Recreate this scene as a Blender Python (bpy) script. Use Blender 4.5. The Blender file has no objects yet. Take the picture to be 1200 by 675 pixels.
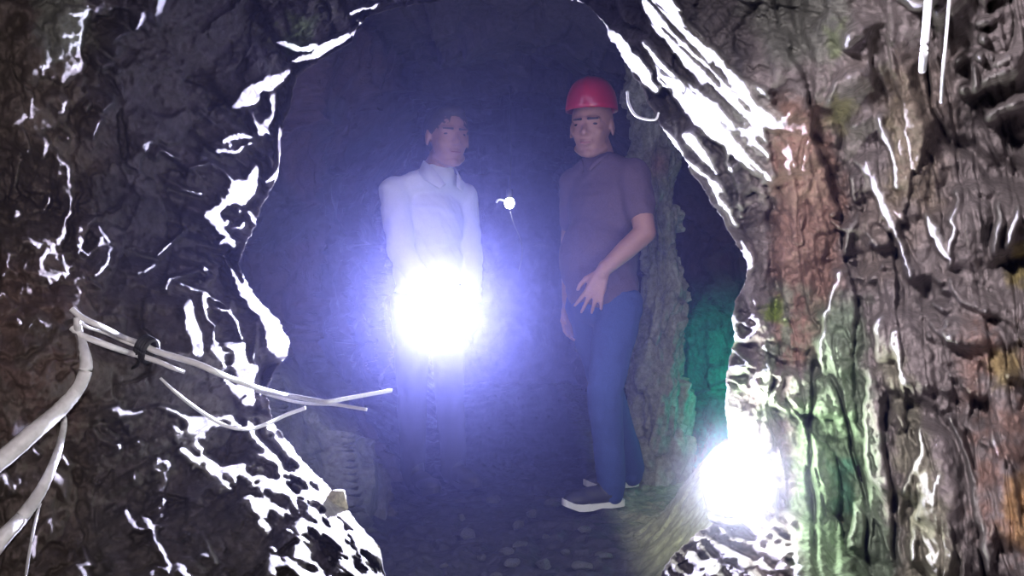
import bpy, bmesh, math, random
import numpy as np
from mathutils import Vector, Matrix

# ------------------------------------------------------------------ camera, light, exposure
sc = bpy.context.scene
F = 950.0                      # focal length in pixels of a 1200 px wide frame
CAM_Z = 0.90
cam_d = bpy.data.cameras.new('camera'); cam = bpy.data.objects.new('camera', cam_d)
sc.collection.objects.link(cam); sc.camera = cam
cam.location = (0, 0, CAM_Z); cam.rotation_euler = (math.pi / 2, 0, 0)
cam_d.sensor_width = 36; cam_d.lens = F / 1200 * 36; cam_d.clip_start = 0.02

sc.view_settings.view_transform = 'Standard'; sc.view_settings.look = 'None'
sc.view_settings.gamma = 1; sc.view_settings.use_curve_mapping = False
sc.view_settings.exposure = 0.0
sc.cycles.use_denoising = True
sc.cycles.volume_bounces = 0
sc.cycles.max_bounces = 5
sc.cycles.sample_clamp_indirect = 4
sc.cycles.sample_clamp_direct = 0

w = bpy.data.worlds.new('world'); sc.world = w; w.use_nodes = True
w.node_tree.nodes['Background'].inputs[0].default_value = (0.42, 0.33, 0.40, 1)
w.node_tree.nodes['Background'].inputs[1].default_value = 0.11

def at(px, py, y):
    """point at distance y straight ahead, seen at a given direction"""
    return Vector(((px - 600) / F * y, y, CAM_Z + (337.5 - py) / F * y))

LAMP = at(515, 367, 3.10)       # hand lamp of the man on the left
LAMP2 = at(858, 560, 1.93)      # work lamp on the right ledge

GREEN = Vector((1.03, 3.66, .28))   # added lamp, out of view, that tints the recess teal

def light(name, kind, loc, energy, color, radius=0.03, parent=None, target=None, **kw):
    d = bpy.data.lights.new(name, kind); d.energy = energy; d.color = color
    if kind == 'AREA': d.size = radius
    else: d.shadow_soft_size = radius
    for k, v in kw.items(): setattr(d, k, v)
    o = bpy.data.objects.new(name, d); sc.collection.objects.link(o); o.location = loc
    if target is not None:
        o.rotation_euler = (Vector(target) - Vector(loc)).to_track_quat('-Z', 'Y').to_euler()
    return o

E_BEAM2, E_LEFT_FILL = 1100.0, 60.0
E_SPOT, E_SPILL, E_LAMP2, E_FRONT = 1150.0, .5, 17.0, 310.0
light('hand_lamp_beam', 'SPOT', at(515, 367, 3.05), E_SPOT, (.71, .71, 1.0), .035, target=LAMP + Vector((.1, -1, .25)),
      spot_size=math.radians(118), spot_blend=.35)
light('hand_lamp_spill', 'POINT', LAMP + Vector((0, -.07, .0)), E_SPILL, (.72, .68, 1.0), .04)
light('work_lamp_light', 'POINT', LAMP2 + Vector((0, .0, .085)), E_LAMP2, (.95, 1.0, .86), .04)
light('work_lamp_beam', 'SPOT', LAMP2 + Vector((0, -.02, 0)), E_BEAM2, (1.0, 1.0, .55), .04, target=(0, -.5, .9), spot_size=math.radians(44), spot_blend=.6)
light('added_green_light', 'POINT', GREEN + Vector((0, 0, .07)), 1.9, (.02, 1.0, .72), .03)
light('small_lamp_light', 'POINT', at(597, 238, 4.2) + Vector((0, -.05, 0)), .5, (.9, .95, 1.0), .02)
# added fill spot near the camera, aimed at the right wall
light('right_wall_fill', 'SPOT', (-0.22, 0.15, 1.30), E_FRONT, (1.0, .93, .96), .04, target=(1.0, 1.38, .88),
      spot_size=math.radians(76), spot_blend=1.0)

# added fill spot at the camera, brightens the left wall
light('left_wall_fill', 'SPOT', (-.02, -.02, .98), E_LEFT_FILL, (1.0, .90, .88), .03, target=(-1.05, 1.45, .85), spot_size=math.radians(70), spot_blend=1.0)

# ------------------------------------------------------------------ numpy noise
def _hash(ix, iy, seed):
    h = (ix.astype(np.int64) * 374761393 + iy.astype(np.int64) * 668265263 + seed * 974634777) & 0xffffffff
    h = ((h ^ (h >> 13)) * 1274126177) & 0xffffffff
    h = (h ^ (h >> 16)) & 0xffffffff
    return h / 4294967295.0
def vnoise(x, y, seed=0):
    ix = np.floor(x); iy = np.floor(y); fx = x - ix; fy = y - iy
    fx = fx * fx * fx * (fx * (fx * 6 - 15) + 10); fy = fy * fy * fy * (fy * (fy * 6 - 15) + 10)
    a = _hash(ix, iy, seed); b = _hash(ix + 1, iy, seed); c = _hash(ix, iy + 1, seed); d = _hash(ix + 1, iy + 1, seed)
    return (a * (1 - fx) + b * fx) * (1 - fy) + (c * (1 - fx) + d * fx) * fy
def fbm(x, y, seed=0, octs=4):
    s = 0; amp = .5
    for o in range(octs):
        s = s + amp * (vnoise(x, y, seed + o * 17) * 2 - 1); x = x * 2.03 + 7.1; y = y * 2.03 - 3.7; amp *= .5
    return s
def ridged(x, y, seed=0, octs=4):
    s = 0; amp = .5
    for o in range(octs):
        s = s + amp * (1 - np.abs(vnoise(x, y, seed + o * 13) * 2 - 1) * 2); x = x * 2.1 + 3.3; y = y * 2.1 + 1.7; amp *= .5
    return s
def facets(x, y, seed=0, tilt=1.0):
    """broken rock faces: every cell a tilted plane; returns (height, distance to the cell's border)"""
    ix = np.floor(x); iy = np.floor(y)
    b1 = np.full(x.shape, 1e9); b2 = np.full(x.shape, 1e9); hh = np.zeros(x.shape)
    for dx in (-1, 0, 1):
        for dy in (-1, 0, 1):
            cx = ix + dx; cy = iy + dy
            ox = cx + _hash(cx, cy, seed); oy = cy + _hash(cx, cy, seed + 5)
            d = (x - ox) ** 2 + (y - oy) ** 2
            tx = (_hash(cx, cy, seed + 9) - .5) * 2; ty = (_hash(cx, cy, seed + 11) - .5) * 2
            h = _hash(cx, cy, seed + 21) + tilt * (tx * (x - ox) + ty * (y - oy))
            near = d < b1
            b2 = np.where(near, b1, np.minimum(b2, d)); hh = np.where(near, h, hh); b1 = np.where(near, d, b1)
    return hh, np.sqrt(b2) - np.sqrt(b1)
def smooth(x, a, b):
    t = np.clip((x - a) / (b - a), 0, 1); return t * t * (3 - 2 * t)
def blur(a, n, axis):
    for _ in range(n):
        p = np.concatenate([np.take(a, [0], axis), a, np.take(a, [-1], axis)], axis)
        m = p.shape[axis]
        a = .25 * np.take(p, range(0, m - 2), axis) + .5 * np.take(p, range(1, m - 1), axis) + .25 * np.take(p, range(2, m), axis)
    return a

# ------------------------------------------------------------------ materials
def new_mat(name):
    m = bpy.data.materials.new(name); m.use_nodes = True
    nt = m.node_tree; b = nt.nodes['Principled BSDF']; return m, nt, b
def simple(name, col, rough=.6, metal=0, spec=.5, bump=0, bscale=60, emit=None, estr=0, var=.25, coat=0):
    m, nt, b = new_mat(name)
    no = nt.nodes.new('ShaderNodeTexNoise'); no.inputs['Scale'].default_value = bscale; no.inputs['Detail'].default_value = 5
    tc = nt.nodes.new('ShaderNodeTexCoord'); nt.links.new(tc.outputs['Object'], no.inputs['Vector'])
    mx = nt.nodes.new('ShaderNodeMix'); mx.data_type = 'RGBA'
    mx.inputs[6].default_value = (*[c * (1 - var) for c in col], 1); mx.inputs[7].default_value = (*[min(1, c * (1 + var)) for c in col], 1)
    nt.links.new(no.outputs['Fac'], mx.inputs[0]); nt.links.new(mx.outputs[2], b.inputs['Base Color'])
    b.inputs['Roughness'].default_value = rough; b.inputs['Metallic'].default_value = metal
    b.inputs['Specular IOR Level'].default_value = spec; b.inputs['Coat Weight'].default_value = coat
    if bump:
        bp = nt.nodes.new('ShaderNodeBump'); bp.inputs['Strength'].default_value = bump; bp.inputs['Distance'].default_value = .004
        nt.links.new(no.outputs['Fac'], bp.inputs['Height']); nt.links.new(bp.outputs[0], b.inputs['Normal'])
    if emit:
        b.inputs['Emission Color'].default_value = (*emit, 1); b.inputs['Emission Strength'].default_value = estr
    return m
def rock_mat(name, use_attr=True, col=(.1, .09, .09), rough=(.38, .78), scale=1.0, bump=1.0, spec=.5):
    m, nt, b = new_mat(name); N = nt.nodes.new; L = nt.links.new
    tc = N('ShaderNodeTexCoord')
    n1 = N('ShaderNodeTexNoise'); n1.inputs['Scale'].default_value = 38 * scale; n1.inputs['Detail'].default_value = 12; n1.inputs['Roughness'].default_value = .74
    n2 = N('ShaderNodeTexNoise'); n2.inputs['Scale'].default_value = 7 * scale; n2.inputs['Detail'].default_value = 5
    vo = N('ShaderNodeTexVoronoi'); vo.inputs['Scale'].default_value = 30 * scale; vo.feature = 'F1'
    for n in (n1, n2): L(tc.outputs['Object'], n.inputs['Vector'])
    mp = N('ShaderNodeMapping'); mp.inputs['Scale'].default_value = (1, 1, .45); L(tc.outputs['Object'], mp.inputs['Vector']); L(mp.outputs[0], vo.inputs['Vector'])
    if use_attr:
        at_ = N('ShaderNodeAttribute'); at_.attribute_name = 'rock_tone'; base = at_.outputs['Color']
    else:
        rgb = N('ShaderNodeRGB'); rgb.outputs[0].default_value = (*col, 1); base = rgb.outputs[0]
    mr = N('ShaderNodeMapRange'); mr.inputs['From Min'].default_value = .3; mr.inputs['From Max'].default_value = .7
    mr.inputs['To Min'].default_value = .45; mr.inputs['To Max'].default_value = 1.5; L(n1.outputs['Fac'], mr.inputs['Value'])
    vm = N('ShaderNodeVectorMath'); vm.operation = 'SCALE'; L(base, vm.inputs[0]); L(mr.outputs[0], vm.inputs['Scale'])
    L(vm.outputs[0], b.inputs['Base Color'])
    rr = N('ShaderNodeMapRange'); rr.inputs['From Min'].default_value = .35; rr.inputs['From Max'].default_value = .65
    rr.inputs['To Min'].default_value = rough[0]; rr.inputs['To Max'].default_value = rough[1]; L(n2.outputs['Fac'], rr.inputs['Value'])
    L(rr.outputs[0], b.inputs['Roughness']); b.inputs['Specular IOR Level'].default_value = spec
    bp = N('ShaderNodeBump'); bp.inputs['Strength'].default_value = bump; bp.inputs['Distance'].default_value = .012
    L(n1.outputs['Fac'], bp.inputs['Height'])
    bp2 = N('ShaderNodeBump'); bp2.inputs['Strength'].default_value = bump * .6; bp2.inputs['Distance'].default_value = .006
    L(vo.outputs['Distance'], bp2.inputs['Height']); L(bp.outputs[0], bp2.inputs['Normal']); L(bp2.outputs[0], b.inputs['Normal'])
    return m
M_ROCK = rock_mat('wet_mine_rock')
M_ROCK_IN = rock_mat('inner_mine_rock', spec=.3, rough=(.4, .75))

# ------------------------------------------------------------------ object helpers
def link(o, parent=None):
    sc.collection.objects.link(o)
    if parent is not None: o.parent = parent
    return o
def mesh_obj(name, me, mat=None, parent=None):
    o = bpy.data.objects.new(name, me)
    if mat: me.materials.append(mat)
    return link(o, parent)
def bm_obj(name, bm, mat, parent=None, smooth_=True):
    me = bpy.data.meshes.new(name); bm.to_mesh(me); bm.free()
    if smooth_: me.shade_smooth()
    return mesh_obj(name, me, mat, parent)
def thing(name, label, cat, loc=(0, 0, 0), group=None):
    o = bpy.data.objects.new(name, None); o.empty_display_size = .05; link(o); o.location = loc
    o['label'] = label; o['category'] = cat
    if group: o['group'] = group
    return o
def tag(o, label, cat, group=None):
    o['label'] = label; o['category'] = cat
    if group: o['group'] = group
    return o
def structure(o): o['kind'] = 'structure'; return o
def grid_mesh(name, P, mat, col=None, closed=False, flip=False):
    """P (n, m, 3) as a quad sheet"""
    n, m = P.shape[:2]
    me = bpy.data.meshes.new(name)
    idx = np.arange(n * m).reshape(n, m)
    q = np.stack([idx[:-1, :-1], idx[:-1, 1:], idx[1:, 1:], idx[1:, :-1]], -1).reshape(-1, 4)
    if flip: q = q[:, ::-1]
    me.vertices.add(n * m); me.vertices.foreach_set('co', P.reshape(-1).astype(np.float32))
    me.loops.add(len(q) * 4); me.loops.foreach_set('vertex_index', q.reshape(-1).astype(np.int32))
    me.polygons.add(len(q)); me.polygons.foreach_set('loop_start', (np.arange(len(q)) * 4).astype(np.int32))
    me.update(calc_edges=True); me.shade_smooth()
    if col is not None:
        a = me.color_attributes.new('rock_tone', 'FLOAT_COLOR', 'POINT')
        c = np.concatenate([col.reshape(-1, 3), np.ones((n * m, 1))], 1)
        a.data.foreach_set('color', c.reshape(-1).astype(np.float32))
    return mesh_obj(name, me, mat)

# ------------------------------------------------------------------ foreground rock portal
# The rock is a relief over the cone of rays that leave the hand lamp: slope up = faces the lamp.
RIM = [(470, 730), (478, 680), (445, 640), (412, 603), (380, 565), (345, 528), (322, 498), (312, 460), (322, 435), (336, 418), (340, 400), (326, 374), (300, 348),
       (286, 325), (280, 308), (288, 286), (299, 265), (308, 240), (326, 208), (329, 180), (330, 155), (340, 128), (345, 104), (348, 90), (368, 76), (392, 62),
       (412, 48), (420, 30), (436, 16), (470, 8), (520, 2), (590, -8), (650, -8), (684, 4), (704, 22), (716, 46), (740, 84), (756, 112), (768, 140), (790, 168), (808, 200), (834, 238),
       (850, 262), (862, 286), (875, 308), (874, 328), (862, 352), (857, 380), (861, 400), (853, 428), (850, 450), (850, 480), (854, 515), (880, 540), (886, 570), (862, 596), (820, 622),
       (786, 652), (768, 690), (770, 730)]
LPX, LPY = 515.0, 367.0
D = 3.05
NT, NR = 1700, 360
ang = np.unwrap(np.array([math.atan2(y - LPY, x - LPX) for x, y in RIM]))
rad = np.array([math.hypot(x - LPX, y - LPY) for x, y in RIM])
order = np.argsort(ang); ang_s, rad_s = ang[order], rad[order]
th = np.linspace(ang_s[0], ang_s[-1], NT)
r0 = np.interp(th, ang_s, rad_s)
r0 = r0 + 3.0 * fbm(th * 30, th * 0 + .5, 3, 4) + 2.0 * fbm(th * 90, th * 0 + .5, 8, 3)
MARG = 130
cx, sy = np.cos(th), np.sin(th)
with np.errstate(divide='ignore'):
    tx = np.where(cx > 0, (1200 + MARG - LPX) / cx, (-MARG - LPX) / cx)
    ty = np.where(sy > 0, (675 + MARG - LPY) / sy, (-MARG - LPY) / sy)
r1 = blur(np.minimum(np.abs(tx), np.abs(ty))[:, None], 60, 0)[:, 0]
r1 = np.maximum(r1, r0 + 60)
s = np.linspace(0, 1, NR)[None, :]
R = r0[:, None] + (r1 - r0)[:, None] * s
PX = LPX + R * cx[:, None]; PY = LPY + R * sy[:, None]

def stroke(pts, w, soft=2.0, fx=None, fy=None):
    """0..1 mask of a polyline with a width (or a list of widths) in pixels"""
    fx = PX if fx is None else fx; fy = PY if fy is None else fy
    if len(pts) == 1: pts = [pts[0], (pts[0][0] + .5, pts[0][1] + .5)]
    ws = w if isinstance(w, (list, tuple)) else [w] * len(pts)
    out = np.zeros(fx.shape)
    mw = max(ws) + soft * 3
    for (a, b, wa, wb) in zip(pts[:-1], pts[1:], ws[:-1], ws[1:]):
        x0, x1 = min(a[0], b[0]) - mw, max(a[0], b[0]) + mw; y0, y1 = min(a[1], b[1]) - mw, max(a[1], b[1]) + mw
        sel = (fx > x0) & (fx < x1) & (fy > y0) & (fy < y1)
        if not sel.any(): continue
        X = fx[sel]; Y = fy[sel]
        vx, vy = b[0] - a[0], b[1] - a[1]; L2 = vx * vx + vy * vy + 1e-9
        t = np.clip(((X - a[0]) * vx + (Y - a[1]) * vy) / L2, 0, 1)
        d = np.hypot(X - a[0] - t * vx, Y - a[1] - t * vy) - .5 * (wa + (wb - wa) * t)
        out[sel] = np.maximum(out[sel], np.clip(.5 - d / (2 * soft), 0, 1))
    return out
def poly(pts, soft=3.0, fx=None, fy=None):
    fx = PX if fx is None else fx; fy = PY if fy is None else fy
    inside = np.zeros(fx.shape, bool); dmin = np.full(fx.shape, 1e9)
    n = len(pts)
    for i in range(n):
        a, b = pts[i], pts[(i + 1) % n]
        vx, vy = b[0] - a[0], b[1] - a[1]; L2 = vx * vx + vy * vy + 1e-9
        t = np.clip(((fx - a[0]) * vx + (fy - a[1]) * vy) / L2, 0, 1)
        dmin = np.minimum(dmin, np.hypot(fx - a[0] - t * vx, fy - a[1] - t * vy))
        c = ((a[1] > fy) != (b[1] > fy)) & (fx < vx * (fy - a[1]) / (vy + 1e-12) + a[0])
        inside ^= c
    return np.clip(.5 + np.where(inside, dmin, -dmin) / (2 * soft), 0, 1)

# ragged edges: every mask is looked up at slightly shifted places
wx = 5 * fbm(PX / 16, PY / 16, 40, 4); wy = 5 * fbm(PX / 16, PY / 16, 60, 4)
QX, QY = PX + wx, PY + wy
S = lambda pts, w, soft=2.0: stroke(pts, w, soft, QX, QY)
LIT = [  # rock faces turned to the hand lamp
    # left, upper rim
    ([(274, 122), (292, 112), (300, 100), (316, 96), (336, 84)], [6, 16, 8, 14, 6]), ([(345, 72), (372, 62), (398, 47), (412, 40)], [5, 7, 7, 5]), ([(330, 50), (352, 57), (372, 55)], 4),
    ([(410, 16), (424, 10), (440, 6)], 6), ([(416, 25), (430, 33)], 6), ([(264, 164), (282, 158), (294, 160)], 4), ([(255, 176), (276, 178), (296, 168)], 3), ([(224, 197), (232, 193), (243, 191)], 4), ([(211, 221), (222, 227), (236, 226)], [2, 3, 5]),
    ([(306, 152), (318, 132), (320, 112)], [8, 5, 5]), ([(326, 150), (328, 196), (312, 214)], 4), ([(300, 196), (296, 205), (290, 218)], [7, 9, 14]), ([(283, 222)], 22), ([(246, 250), (262, 238), (280, 224)], [5, 8, 14]), ([(247, 252), (258, 268)], [12, 7]),
    ([(290, 246), (297, 258)], 5), ([(276, 268), (286, 262)], 3), ([(264, 272), (272, 290)], 5), ([(263, 300), (270, 318), (283, 344)], [2, 4, 8]),
    ([(184, 302), (196, 290), (214, 271)], [3, 5, 2]), ([(160, 322), (180, 312)], 3), ([(196, 338), (200, 326), (240, 316)], [6, 3, 2]), ([(182, 186), (190, 178), (208, 184)], [2, 3, 4]),
    # slabs low on the left rim
    ([(287, 340), (300, 353), (318, 374), (330, 402)], [10, 18, 20, 26]), ([(219, 356), (223, 385), (231, 411)], [14, 19, 17]), ([(238, 346), (243, 374), (251, 382), (250, 398)], [9, 6, 4, 3]), ([(212, 333), (236, 343), (258, 352), (284, 388)], 3), ([(268, 354), (276, 376), (282, 398)], [5, 8, 5]),
    ([(251, 406), (262, 430)], [12, 10]), ([(262, 405), (280, 408), (288, 440), (292, 470)], [6, 16, 26, 16]), ([(264, 446), (290, 468)], [8, 22]), ([(300, 380), (299, 420), (304, 450), (306, 476)], 5), ([(286, 322), (291, 338)], 4),
    # cluster of small glints far left
    ([(110, 22), (117, 8)], [5, 3]), ([(75, 96), (86, 86), (99, 72)], [5, 5, 3]), ([(134, 48), (146, 40)], 4), ([(162, 34), (168, 16)], 4), ([(184, 26), (188, 12), (192, -2)], [4, 9, 12]), ([(121, 80), (131, 76)], 4), ([(140, 82)], 6), ([(140, 54), (137, 66)], 3),
    ([(75, 130), (80, 118)], [7, 3]), ([(99, 126), (106, 121)], 4), ([(120, 130), (134, 120)], 4), ([(110, 158), (113, 144), (120, 138)], [3, 5, 3]), ([(80, 160)], 5), ([(54, 168), (48, 186)], [10, 2]), ([(58, 233), (50, 246)], [6, 4]), ([(20, 250)], 10), ([(26, 286), (34, 282), (43, 286)], 5),
    ([(82, 226), (82, 240), (74, 262), (70, 284)], [3, 3, 7, 7]), ([(66, 180), (78, 196), (82, 220)], 3), ([(57, 292)], 6), ([(64, 300)], 4), ([(93, 270)], 5), ([(96, 284), (94, 296)], 4), ([(86, 312)], 5), ([(104, 300), (118, 278)], 4), ([(118, 268), (128, 282)], 4), ([(130, 290), (124, 312), (110, 324)], 3),
    ([(36, 318), (64, 324)], [4, 10]), ([(52, 304), (44, 320)], 5), ([(10, 312), (2, 322)], 4), ([(74, 304), (78, 318)], 5), ([(22, 376)], 6), ([(74, 413)], 5), ([(80, 410)], 3), ([(34, 340)], 6), ([(42, 404)], 4), ([(92, 352), (93, 374)], 4), ([(90, 392), (93, 404), (88, 424)], 4), ([(62, 360)], 3),
    # below the hoses
    ([(4, 560), (14, 574)], [12, 6]), ([(22, 562)], 5), ([(36, 528), (44, 532)], 5), ([(74, 534), (82, 546)], 7), ([(64, 560), (76, 574), (78, 584)], [12, 14, 6]), ([(62, 606), (72, 616)], 3), ([(40, 626), (40, 648)], [5, 7]), ([(100, 136 + 524)], 8),
    ([(92, 664), (98, 676)], [10, 14]), ([(100, 644), (106, 662)], [4, 7]), ([(147, 597), (158, 616), (166, 622)], [5, 10, 6]), ([(170, 612), (182, 634), (198, 664)], [8, 8, 4]), ([(188, 617)], 7), ([(211, 668), (226, 682)], 12), ([(157, 555), (158, 564)], [3, 7]), ([(134, 593)], 4), ([(240, 628), (252, 660)], [3, 5]),
    ([(128, 478), (142, 484), (168, 482)], [4, 9, 6]), ([(108, 502), (120, 516), (142, 526)], 3), ([(186, 476), (206, 484), (240, 500)], [4, 8, 9]), ([(206, 494), (210, 514)], 3), ([(212, 528), (232, 544)], [9, 8]), ([(186, 540), (200, 548)], 4),
    # right, the big lamp-lit slabs
    ([(662, -6), (680, 6), (686, 14)], [14, 10, 4]), ([(692, 15), (706, 24)], 4), ([(709, 30), (722, 47), (745, 76), (770, 103)], [8, 20, 18, 12]),
    ([(752, -20), (770, 8), (796, 40), (822, 68), (852, 104), (880, 130), (914, 142)], [28, 34, 38, 38, 44, 48, 18]), ([(778, -14), (796, 12), (800, 20)], [10, 6, 3]), ([(862, 90), (888, 108), (916, 140)], [6, 14, 12]),
    ([(756, 51), (768, 66), (778, 84), (800, 108), (832, 138), (866, 166), (900, 206)], [5, 10, 18, 28, 34, 38, 18]), ([(862, 118), (876, 150), (896, 196)], [34, 40, 22]),
    ([(804, 158), (822, 176), (838, 202)], [12, 14, 7]), ([(774, 150), (790, 164), (799, 180), (798, 190)], [4, 9, 8, 3]), ([(806, 186), (826, 206), (838, 222)], [3, 8, 10]), ([(838, 214), (846, 236), (862, 262)], [12, 15, 8]), ([(848, 172), (856, 200)], 5), ([(866, 240), (870, 254)], 6), ([(828, 127)], 5), ([(896, 214)], 5),
    ([(868, 282), (878, 300), (880, 312)], [4, 7, 8]), ([(760, 142), (775, 152)], 3), ([(790, 142), (791, 156)], 3),
    
    # right wall streaks
    ([(1030, 138), (1036, 160), (1048, 190), (1050, 218)], [7, 9, 6, 5]), ([(1026, 212), (1036, 240), (1050, 270), (1066, 326)], [7, 12, 8, 5]), ([(996, 206), (1000, 232)], 4), ([(1004, 190), (1018, 204)], 3), ([(1004, 252), (997, 272), (990, 300)], [2, 5, 2]), ([(986, 318), (980, 338)], 4),
    ([(978, 335), (968, 372), (962, 424), (962, 438)], [5, 4, 4, 2]), ([(1122, 226), (1118, 256), (1112, 312)], [3, 6, 3]), ([(1088, 252), (1098, 276), (1108, 300)], [8, 14, 9]), ([(1172, 238), (1170, 262), (1164, 296)], [4, 9, 6]), ([(1194, 244), (1186, 276), (1178, 292)], [6, 8, 3]),
    ([(1140, 78), (1143, 106)], [4, 6]), ([(1146, 65)], 9), ([(1160, 66)], 6), ([(1150, 46)], 8), ([(1146, 28), (1164, 24)], 4), ([(1162, 76), (1184, 66)], 4), ([(1150, 94), (1176, 84)], 5), ([(1128, 106)], 9), ([(1122, 70)], 6), ([(1098, 14)], 9), ([(1062, -4), (1074, 6), (1084, 4)], [10, 12, 6]), ([(1156, 138), (1190, 122)], 6),
    ([(992, 40), (990, 56)], 3), ([(976, 96), (970, 122)], [4, 7]), ([(1000, 150)], 5),
    ([(1032, 372), (1028, 392), (1030, 420)], [6, 5, 2]), ([(1048, 386), (1044, 400), (1054, 424), (1062, 448)], [2, 4, 4, 5]), ([(1020, 432), (1014, 480), (1016, 546), (1034, 572)], [3, 2, 4, 2]), ([(1078, 500), (1080, 528), (1066, 560), (1060, 574)], [3, 4, 5, 8]), ([(1112, 488), (1130, 530), (1142, 570), (1146, 600), (1160, 670)], [4, 4, 5, 10, 6]),
    ([(1154, 364)], 7), ([(1178, 440)], 4), ([(1088, 392)], 4), ([(1090, 378)], 3), ([(1074, 620), (1070, 654)], [5, 6]), ([(1005, 592), (996, 640)], 3), ([(1076, 608), (1080, 586)], 4), ([(1112, 330), (1124, 352), (1150, 364)], 2), ([(1100, 560), (1092, 590)], 3),
    # right rim, middle
    ([(864, 372), (863, 392), (873, 398), (888, 386)], [5, 7, 6, 8]), ([(862, 410), (876, 428), (862, 434)], [4, 5, 10]), ([(852, 452), (849, 466), (852, 480)], [10, 8, 5]), ([(878, 444), (892, 462)], 4), ([(930, 470), (936, 476)], 4), ([(884, 350), (886, 360)], 3), ([(902, 396)], 5), ([(916, 436), (902, 472)], 3),
]
M = np.zeros(PX.shape)
for pts, wdt in LIT:
    if 236 < pts[0][0] < 350 and pts[0][1] < 345: wdt = [1.45 * v + 1.5 for v in wdt] if isinstance(wdt, list) else 1.45 * wdt + 1.5   # the left rim is the most broken
    M = np.maximum(M, S(pts, wdt, 1.6))
# talus on the lower left: lit faces with elongated dark hollows
tal = poly([(192, 478), (236, 486), (300, 488), (322, 496), (345, 528), (380, 565), (412, 603), (445, 640), (490, 690), (490, 760), (296, 760), (300, 690), (312, 648), (296, 612), (286, 590), (250, 566), (222, 540), (200, 508)], 5, QX, QY)
ux = (PX + PY * .8) / 1.28; uy = (PY - PX * .8) / 1.28
tal_area = tal.copy()
ho = fbm(ux / 17, uy / 8, 70, 4)
tal = tal * (1 - smooth(ho, .03, .13))
for q in ([(246, 500), (286, 504), (302, 542), (262, 546), (240, 530)], [(292, 610), (318, 634), (306, 690), (284, 690), (278, 640)], [(395, 590), (410, 585), (424, 624), (404, 622)], [(300, 506), (306, 500), (344, 548), (340, 554)]):
    tal = tal * (1 - poly(q, 2.5, QX, QY))
tal = np.maximum(tal, poly([(340, 520), (380, 560), (440, 632), (490, 700), (476, 700), (420, 636), (366, 570), (330, 524)], 3, QX, QY))
M = np.maximum(M, tal)
lr = poly([(766, 694), (786, 656), (822, 624), (862, 600), (930, 600), (944, 700), (770, 740)], 6, QX, QY) * smooth(fbm((PX + PY) / 30, (PY - PX) / 9, 171, 4), -.12, .06)
M = np.maximum(M, lr)
# scattered small lit edges over the broken ground
gl = ridged(ux / 30, uy / 18, 90, 3)
area = poly([(100, 480), (230, 480), (240, 700), (60, 700), (80, 560)], 20, QX, QY) * .4 + poly([(0, 275), (130, 275), (120, 340), (0, 345)], 14) * .9 + poly([(250, 140), (330, 110), (320, 210), (250, 330), (296, 480), (200, 420), (240, 300)], 14) * .8 \
    + poly([(1075, 330), (1120, 320), (1150, 520), (1110, 480)], 12) * .7 + poly([(850, 360), (920, 360), (920, 480), (850, 480)], 10) * .7 + poly([(960, 250), (1010, 240), (1100, 330), (1060, 340), (980, 340)], 10) * .6
M = np.maximum(M, smooth(gl + area * .25 - .25, .48, .62) * (area > .05))
# the slabs are streaked along their length
v1 = (PX - PY) / 1.414; v0 = (PX + PY) / 1.414
streak = fbm(v0 / 60, v1 / 4.5, 77, 3)
slabm = poly([(700, -40), (940, -40), (940, 150), (900, 215), (870, 270), (760, 150)], 6)
M = M * (1 - slabm * smooth(streak, .22, .36) * .6)
M = np.clip(M, 0, 1)

# rim depth around the portal
rim_pts = [(470, 730, 1.62), (412, 603, 1.85), (322, 498, 2.1), (336, 418, 2.18), (286, 325, 2.2), (330, 155, 2.2), (420, 30, 2.3), (520, 2, 2.45), (650, -8, 2.4), (716, 46, 2.2), (808, 200, 2.1), (875, 308, 2.1), (850, 450, 2.05), (886, 570, 1.98), (820, 622, 1.9), (770, 730, 1.8)]
ra = np.unwrap(np.array([math.atan2(y - LPY, x - LPX) for x, y, _ in rim_pts])); 
dr = np.interp(th, ra, [p[2] for p in rim_pts])
dr = dr + .05 * fbm(th * 9, th * 0, 12, 3)
U = R / F
psi0 = (D - dr) / (dr * U[:, 0])
B_DN, C_LOW = 2.5, .13
A_UP = 3.0 + 1.2 * slabm - 1.2 * tal_area
C_LOW = C_LOW + .10 * smooth(PX, 880, 930)
h = psi0.copy(); cm = psi0.copy(); H = np.zeros(PX.shape); H[:, 0] = h; HOR = H.copy(); HOR[:, 0] = cm
for j in range(1, NR):
    du = (U[:, j] - U[:, j - 1]); m = M[:, j]
    up = np.maximum(h, cm + .004) + A_UP[:, j] * du
    dn = np.maximum(h - B_DN * du, cm - C_LOW[:, j])
    h = m * up + (1 - m) * dn
    cm = np.maximum(cm, h)
    cm = blur(cm[:, None], 2, 0)[:, 0]; h = blur(h[:, None], 1, 0)[:, 0]
    H[:, j] = h; HOR[:, j] = cm
dark = 1 - blur(blur(M, 3, 0), 3, 1)

# broken faces, ribs and cracks, in metres (down is away from the lamp and the viewer)
right = smooth(PX, 880, 930)
leftw = 1 - smooth(PX, 500, 600)
fa1, fe1 = facets(PX / 95 + .3 * fbm(PX / 60, PY / 60, 5), PY / 130 + .3 * fbm(PX / 60, PY / 60, 6), 1, 1.5)
fa2, fe2 = facets(PX / 36 + .25 * fbm(PX / 30, PY / 30, 7), PY / 48 + .25 * fbm(PX / 30, PY / 30, 9), 2, 1.4)
fb1, ge1 = facets((PX - .12 * PY) / 44 + .35 * fbm(PX / 70, PY / 70, 15), PY / 210 + .3 * fbm(PX / 50, PY / 50, 16), 31, 1.0)
fb2, ge2 = facets((PX - .15 * PY) / 17 + .3 * fbm(PX / 30, PY / 30, 17), PY / 70, 32, .9)
fa3, fe3 = facets(PX / 15 + .2 * fbm(PX / 20, PY / 20, 7), PY / 19, 3, 1.0)
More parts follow.
